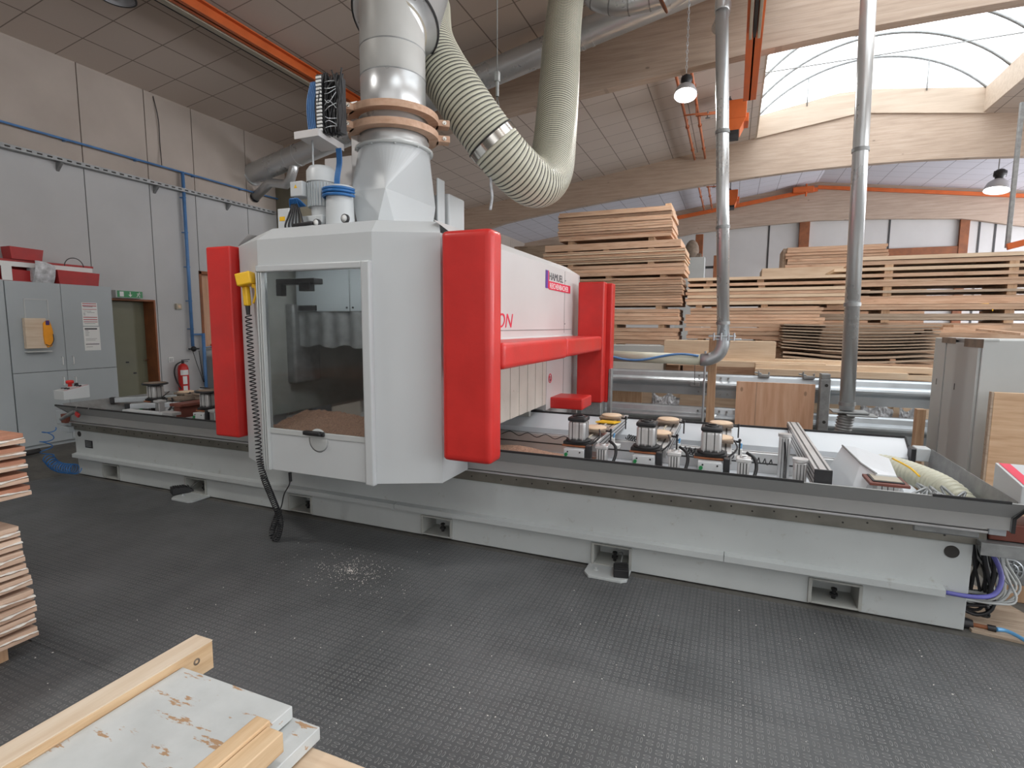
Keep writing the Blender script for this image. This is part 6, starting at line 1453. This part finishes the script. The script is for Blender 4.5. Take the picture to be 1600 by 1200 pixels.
# things seen through the barrier
def gap_item(px0, px1, py0, py1, Y, mat, name, lab, cat, d=.03):
    a, c = at(px0, py0, 'Y', Y), at(px1, py1, 'Y', Y); b = B(); b.box(a.x, c.x, Y, Y+d, 0, a.z, .004); return tag(b.build(name, mat), lab, cat)
gap_item(957, 1002, 606, 640, 7.55, 'postZ', 'timber_board', 'brown timber board seen through the barrier gap beside the gantry', 'board')
gap_item(1062, 1160, 611, 640, 7.6, 'paleX', 'timber_board', 'pale timber board seen through the barrier gap left of the timber post', 'board')
gap_item(1260, 1322, 624, 650, 7.5, 'paleX', 'timber_board', 'pale boards seen through the barrier gap by the square post', 'board')
gap_item(1396, 1412, 630, 650, 7.6, 'paleX', 'timber_board', 'pale timber strip between the two film bundles', 'board')
def film(px0, px1, py0, py1, Y, lab):
    a, c = at(px0, py0, 'Y', Y), at(px1, py1, 'Y', Y); q = random.Random(px0); b = B()
    b.grid(lambda u, v: Vector((a.x+(c.x-a.x)*u, Y+.10*math.sin(PI*u)*0-.08*math.sin(PI*v)*math.sin(PI*u)+q.uniform(-.012, .012), .1+(a.z-.1)*v*(1-.12*abs(math.sin(u*5))))), 22, 22, False); b.box(a.x+.01, c.x-.01, Y+.02, Y+.05, 0, a.z*.85, .01)
    tag(b.build('film_bundle', 'plastic'), lab, 'plastic bundle')
film(1019, 1062, 610, 640, 7.6, 'crumpled clear film bundle behind the barrier left of the timber post'); film(1345, 1396, 626, 650, 7.6, 'crumpled film bundle behind the barrier right of the tall pipe'); film(1406, 1440, 632, 650, 7.55, 'crumpled film bundle behind the barrier beside the grey cabinet')
# clutter near the back wall
c = at(1082, 410, 'Y', 17.5); b = B(); b.box(c.x-.45, c.x+.35, 17.5, 18.1, 0, at(1082, 402, 'Y', 17.5).z, .01); tag(b.build('tall_locker', 'cab2'), 'tall grey locker far back behind the stacks', 'locker')
c = at(1092, 390, 'Y', 19); b = B(); b.box(c.x-.12, c.x+.12, 19, 19.2, 0, at(1092, 366, 'Y', 19).z, .01); tag(b.build('timber_upright', 'brown'), 'dark brown upright far back left of the left slim pipe', 'post')
c = at(1081, 392, 'Y', 18.6); b = B(); b.sphere((c.x, 18.6, c.z), .32, (.7, .6, 1.1)); b.box(c.x-.3, c.x+.3, 18.5, 18.7, 0, c.z-.1, .02); tag(b.build('extract_hood', 'bark'), 'brown machine head far back beside the locker', 'machine')
c = at(1120, 415, 'Y', 18); b = B(); b.box(c.x-.1, c.x+.12, 18, 18.3, 0, at(1118, 399, 'Y', 18).z, .01); tag(b.build('timber_upright', 'brown'), 'short reddish upright far back just left of the left slim pipe', 'post')
c = at(1096, 418, 'Y', 18); b = B(); b.box(c.x-.25, c.x+.1, 18.0, 18.4, 0, c.z, .02); b.box(c.x-.1, c.x+.45, 18.1, 18.2, c.z-.02, c.z+.05, .01); tag(b.build('dark_machine', 'black'), 'small black machine far back beside the locker', 'machine')

# ================================================================ under the roof
def rail(x, w_, h, y0, y1, ztop, label, cream=True, side=-1):
    t = thing('crane_rail', (x, (y0+y1)/2, ztop-h), label, 'crane rail'); b = B()
    b.box(x-.012, x+.012, y0, y1, ztop-h, ztop); b.box(x-w_/2, x+w_/2, y0, y1, ztop-h, ztop-h+.02, .003); b.box(x-w_/2, x+w_/2, y0, y1, ztop-.02, ztop, .003); b.build('i_beam', 'orange', t)
    if cream:
        xs_ = x+side*(w_/2+.07); b = B(); b.box(xs_-.05, xs_+.05, y0, y1, ztop-h-.01, ztop-h+.03, .004); b.build('conductor_rail', 'cream', t)
        b = B(); b.cyl((xs_+side*.075, y0, ztop-h-.0), (xs_+side*.075, y1, ztop-h-.0), .009, n=8); b.build('cable', 'black', t)
    b = B()
    for k in range(5):
        y = y0+(y1-y0)*(k+.5)/5
        if not cream: y = (1.96, 9.3)[k % 2]; b.box(x-.03, x+.03, y-.03, y+.03, ztop, 5.9); continue
        b.box(x-.03, x+.03, y-.03, y+.03, ztop, roofz(x)+.01)
    b.build('hanger', 'orange', t)
    return t
rail(-6.50, .15, .17, -6, 9.15, 5.80, 'orange crane rail with cream conductor bar under the ceiling at the upper left')
p = at(1171, 157, 'Z', 5.48)
rr_ = rail(p.x, .20, .20, 1.9, p.y, 5.68, 'orange crane rail seen end-on beside the skylight', cream=False)
b = B(); q_ = at(1172, 60, 'Z', 5.42)
for dx in (-.05, .05): b.box(p.x+dx-.018, p.x+dx+.018, 2.3, q_.y, 5.40, 5.478, .004)
b.build('conductor_rail', 'cream', rr_)
b = B(); b.box(p.x-.02, p.x+.02, 2.3, q_.y, 5.42, 5.477); b.build('slot', 'black', rr_)
def heater(px0, py0, px1, py1, Y, label):
    a, c = at(px0, py0, 'Y', Y), at(px1, py1, 'Y', Y); t = thing('unit_heater', ((a.x+c.x)/2, Y+.3, c.z), label, 'unit heater'); h = a.z-c.z; wd_ = c.x-a.x
    b = B(); b.box(a.x, c.x, Y, Y+.6, c.z+h*.45, a.z, .015); b.prism([(a.x, c.z+h*.45), (c.x-.02*wd_, c.z+h*.45), (c.x-.25*wd_, c.z+h*.12), (a.x, c.z+h*.12)], 'Y', Y, Y+.55); b.box(a.x+.4*wd_, c.x+.05, Y+.05, Y+.5, c.z+h*.35, c.z+h*.6, .01); b.build('housing', 'orange', t)
    b = B(); b.box(a.x, c.x-.28*wd_, Y, Y+.5, c.z, c.z+h*.12, .004); b.sphere((a.x+.2*wd_, Y+.2, a.z+.02), wd_*.22); b.build('outlet', 'black', t)
    b = B(); b.cyl((a.x+.3*wd_, Y+.3, a.z), (a.x+.3*wd_, Y+.3, roofz(a.x)), .02); b.build('hanger', 'galvd', t)
    return (a, c, h)
a, c, h = heater(1129, 158, 1165, 207, 12.9, 'orange unit heater hanging right of the left slim pipe under the front ceiling')
a2, c2_, h2 = heater(1136, 297, 1152, 323, 18.6, 'small orange unit heater hanging in the back bay right of the left slim pipe')
def pipes(xa, xb, y0, y1, ybr, xh, zb, label, r=.03):
    t = thing('heating_pipes', (xa, y0, zb), label, 'pipes')
    b = B(); b.tube([(xa, y0, zb), (xa, y1, zb)], r, 10); b.tube([(xb, y0, zb), (xb, y1, zb)], r, 10); b.build('main_pipe', 'coppero', t)
    b = B(); b.tube([(xa, ybr, zb), (xa, ybr, zb-.08), (xh, ybr, zb-.10)], r*.6, 8); b.tube([(xb, ybr-.35, zb), (xb, ybr-.35, zb-.25), (xh, ybr-.35, zb-.25)], r*.6, 8); b.build('branch_pipe', 'coppero', t)
    b = B()
    for x in (xa+.5, xa+.75): b.cyl((x, ybr, zb-.20), (x, ybr, zb-.06), .02); b.box(x-.05, x+.05, ybr-.02, ybr+.02, zb-.21, zb-.19, .004)
    b.build('valve', 'galvd', t)
    b = B()
    for k in range(4):
        y = y0+(y1-y0)*(k+.5)/4
        for x in (xa, xb): b.cyl((x, y-.03, zb), (x, y+.03, zb), r*1.5); b.cyl((x, y, zb), (x, y, roofz(x)), .008, n=6)
    b.build('clip', 'coppero', t)
pipes(-1.20, -.92, 9.45, 16.55, 12.9, a.x+.05, 6.42, 'pair of orange-brown heating pipes under the front ceiling beside the bright lamp')
pipes(-1.25, -.95, 16.85, 23.4, 18.9, a2.x+.05, 6.35, 'pair of orange-brown heating pipes under the back-bay ceiling')
t = thing('crane_rail', (2.7, 23.5, 6.9), 'orange rail following the roof slope along the rear timber beam', 'crane rail')
b = B(); b.bar((-4.6, 23.55, roofz(-4.6)-.30), (2.75, 23.55, 6.86), .10, .14); b.bar((2.75, 23.55, 6.93), (XR-.1, 23.55, roofz(XR-.1)-.17), .10, .12); b.build('rail', 'orange', t)
b = B(); b.box(1.9, 2.6, 23.3, 23.6, 6.75, 6.95, .02); b.cyl((2.35, 23.4, 6.6), (2.35, 23.4, 7.05), .03); b.build('trolley', 'orange', t)
b = B(); p0, p1 = at(1573, 386, 'Y', 13.5), at(1650, 366, 'Y', 13.4); b.bar(p0, p1, .10, .12, .006); o = tag(b.build('jib_crane', 'orange'), 'orange arm end at the right picture edge above the stacks', 'crane')
b = B(); p = at(1579, 350, 'Y', 13.6); b.box(p.x-.035, p.x+.035, 13.6, 13.67, p0.z, 6.0, .006); tag(b.build('steel_upright', 'galvd'), 'grey steel upright carrying the orange arm at the right picture edge', 'post')
# lamps
def lamp(loc, r, tilt, label, ztop, hook, strength, chain=True):
    t = thing('bell_lamp', tuple(loc), label, 'lamp'); mt_ = Matrix.Translation(loc) @ tilt.to_4x4()
    b = B(); b.lathe([(r, 0), (r*.98, r*.25), (r*.80, r*.70), (r*.45, r*1.02), (r*.30, r*1.1)], n=36); b.lathe([(r*.985, 0), (r*.96, r*.25), (r*.78, r*.68), (r*.43, r*1.0)], n=36); b.xf(mt_); b.build('shade', 'lampshade', t)
    b = B(); b.lathe([(0, r*.12), (r*.93, r*.12)], n=36); b.xf(mt_); b.build('glowing_lens', hook, t)
    b = B(); b.lathe([(0, r*1.05), (r*.32, r*1.05), (r*.34, r*1.3), (r*.5, r*1.45), (r*.5, r*1.8), (r*.3, r*2.0), (0, r*2.02)], n=16)
    for k in range(8): an = k*PI/4; b.bar((r*.45*math.cos(an), r*.45*math.sin(an), r*1.4), (r*.45*math.cos(an), r*.45*math.sin(an), r*1.85), r*.12, r*.05)
    b.xf(mt_); b.build('driver_housing', 'black', t)
    b = B(); p_ = Vector(loc)+Vector((0, 0, r*1.9))
    if chain:
        n = int((ztop-p_.z)/.05)
        for k in range(n):
            z = p_.z+k*.05; pts = [(p_.x+(.012*math.cos(q*PI/4) if k % 2 else 0), p_.y+(0 if k % 2 else .012*math.cos(q*PI/4)), z+.028+.03*math.sin(q*PI/4)) for q in range(9)]; b.tube(pts, .004, 5, cap=False)
        b.build('chain', 'galv', t)
    else: b.cyl(p_, (p_.x, p_.y, ztop), .012); b.box(p_.x-.12, p_.x+.12, p_.y-.02, p_.y+.02, ztop-.03, ztop, .004); b.build('hook_bar', 'galvd', t)
    l = bpy.data.lights.new('lamp_light', 'SPOT'); l.energy = strength; l.spot_size = math.radians(150); l.spot_blend = .6; l.shadow_soft_size = r*.6; l.color = (1, .97, .93)
    lo = bpy.data.objects.new('lamp_light', l); COL.objects.link(lo); lo.location = Vector(loc)+tilt @ Vector((0, 0, -.02)); lo.rotation_euler = tilt.to_euler()
    return t
L1 = at(1071, 149, 'Y', 8.0)
lamp(L1, .15, Matrix.Rotation(math.radians(-18), 3, 'X'), 'brightly lit bell lamp hanging on a chain in front of the first timber beam', 6.25, 'lampglow', 160)
L2 = at(1557, 298, 'Y', 17.6)
lamp(L2, .27, Matrix.Rotation(math.radians(9), 3, 'Y') @ Matrix.Rotation(math.radians(-10), 3, 'X'), 'bell lamp with black housing hanging in the back bay at the right', roofz(L2.x), 'lampsoft', 260, False)
# round lamp rim at the upper left edge
c = at(182, -4, 'Z', 5.55); t = thing('bell_lamp', tuple(c), 'unlit round lamp with a dark rim cut by the top edge at the upper left', 'lamp')
b = B(); b.lathe([(.19, 0), (.185, .05), (.15, .13), (.08, .19), (.0, .2)], c, n=36); b.build('shade', 'lampshade', t)
b = B(); b.lathe([(.185, -.008), (.205, -.008), (.205, .012), (.185, .012)], c, n=40); b.build('rim', 'black', t)
b = B(); b.cyl(c+Vector((0, 0, .19)), (c.x, c.y, roofz(c.x)), .012); b.build('stem', 'black', t)
# added fill spots without housings, standing for further unseen lamps of the hall
for i, (x, y) in enumerate(((-4.5, 1.0), (-4.5, -4.0), (9.0, 1.0), (9.0, 8.0), (2.8, -6.5), (-5.0, 12.8), (9.0, 12.8), (-5.5, 20.5), (2.5, 20.5))):
    l = bpy.data.lights.new('hall_fill_spot', 'SPOT'); l.energy = HALL[i]; l.spot_size = math.radians(155); l.spot_blend = .7; l.shadow_soft_size = .25; l.color = (1, .97, .93)
    lo = bpy.data.objects.new('hall_fill_spot', l); COL.objects.link(lo); lo.location = (x, y, 5.2)

for o in COL.objects:
    if '_w' in o: del o['_w']
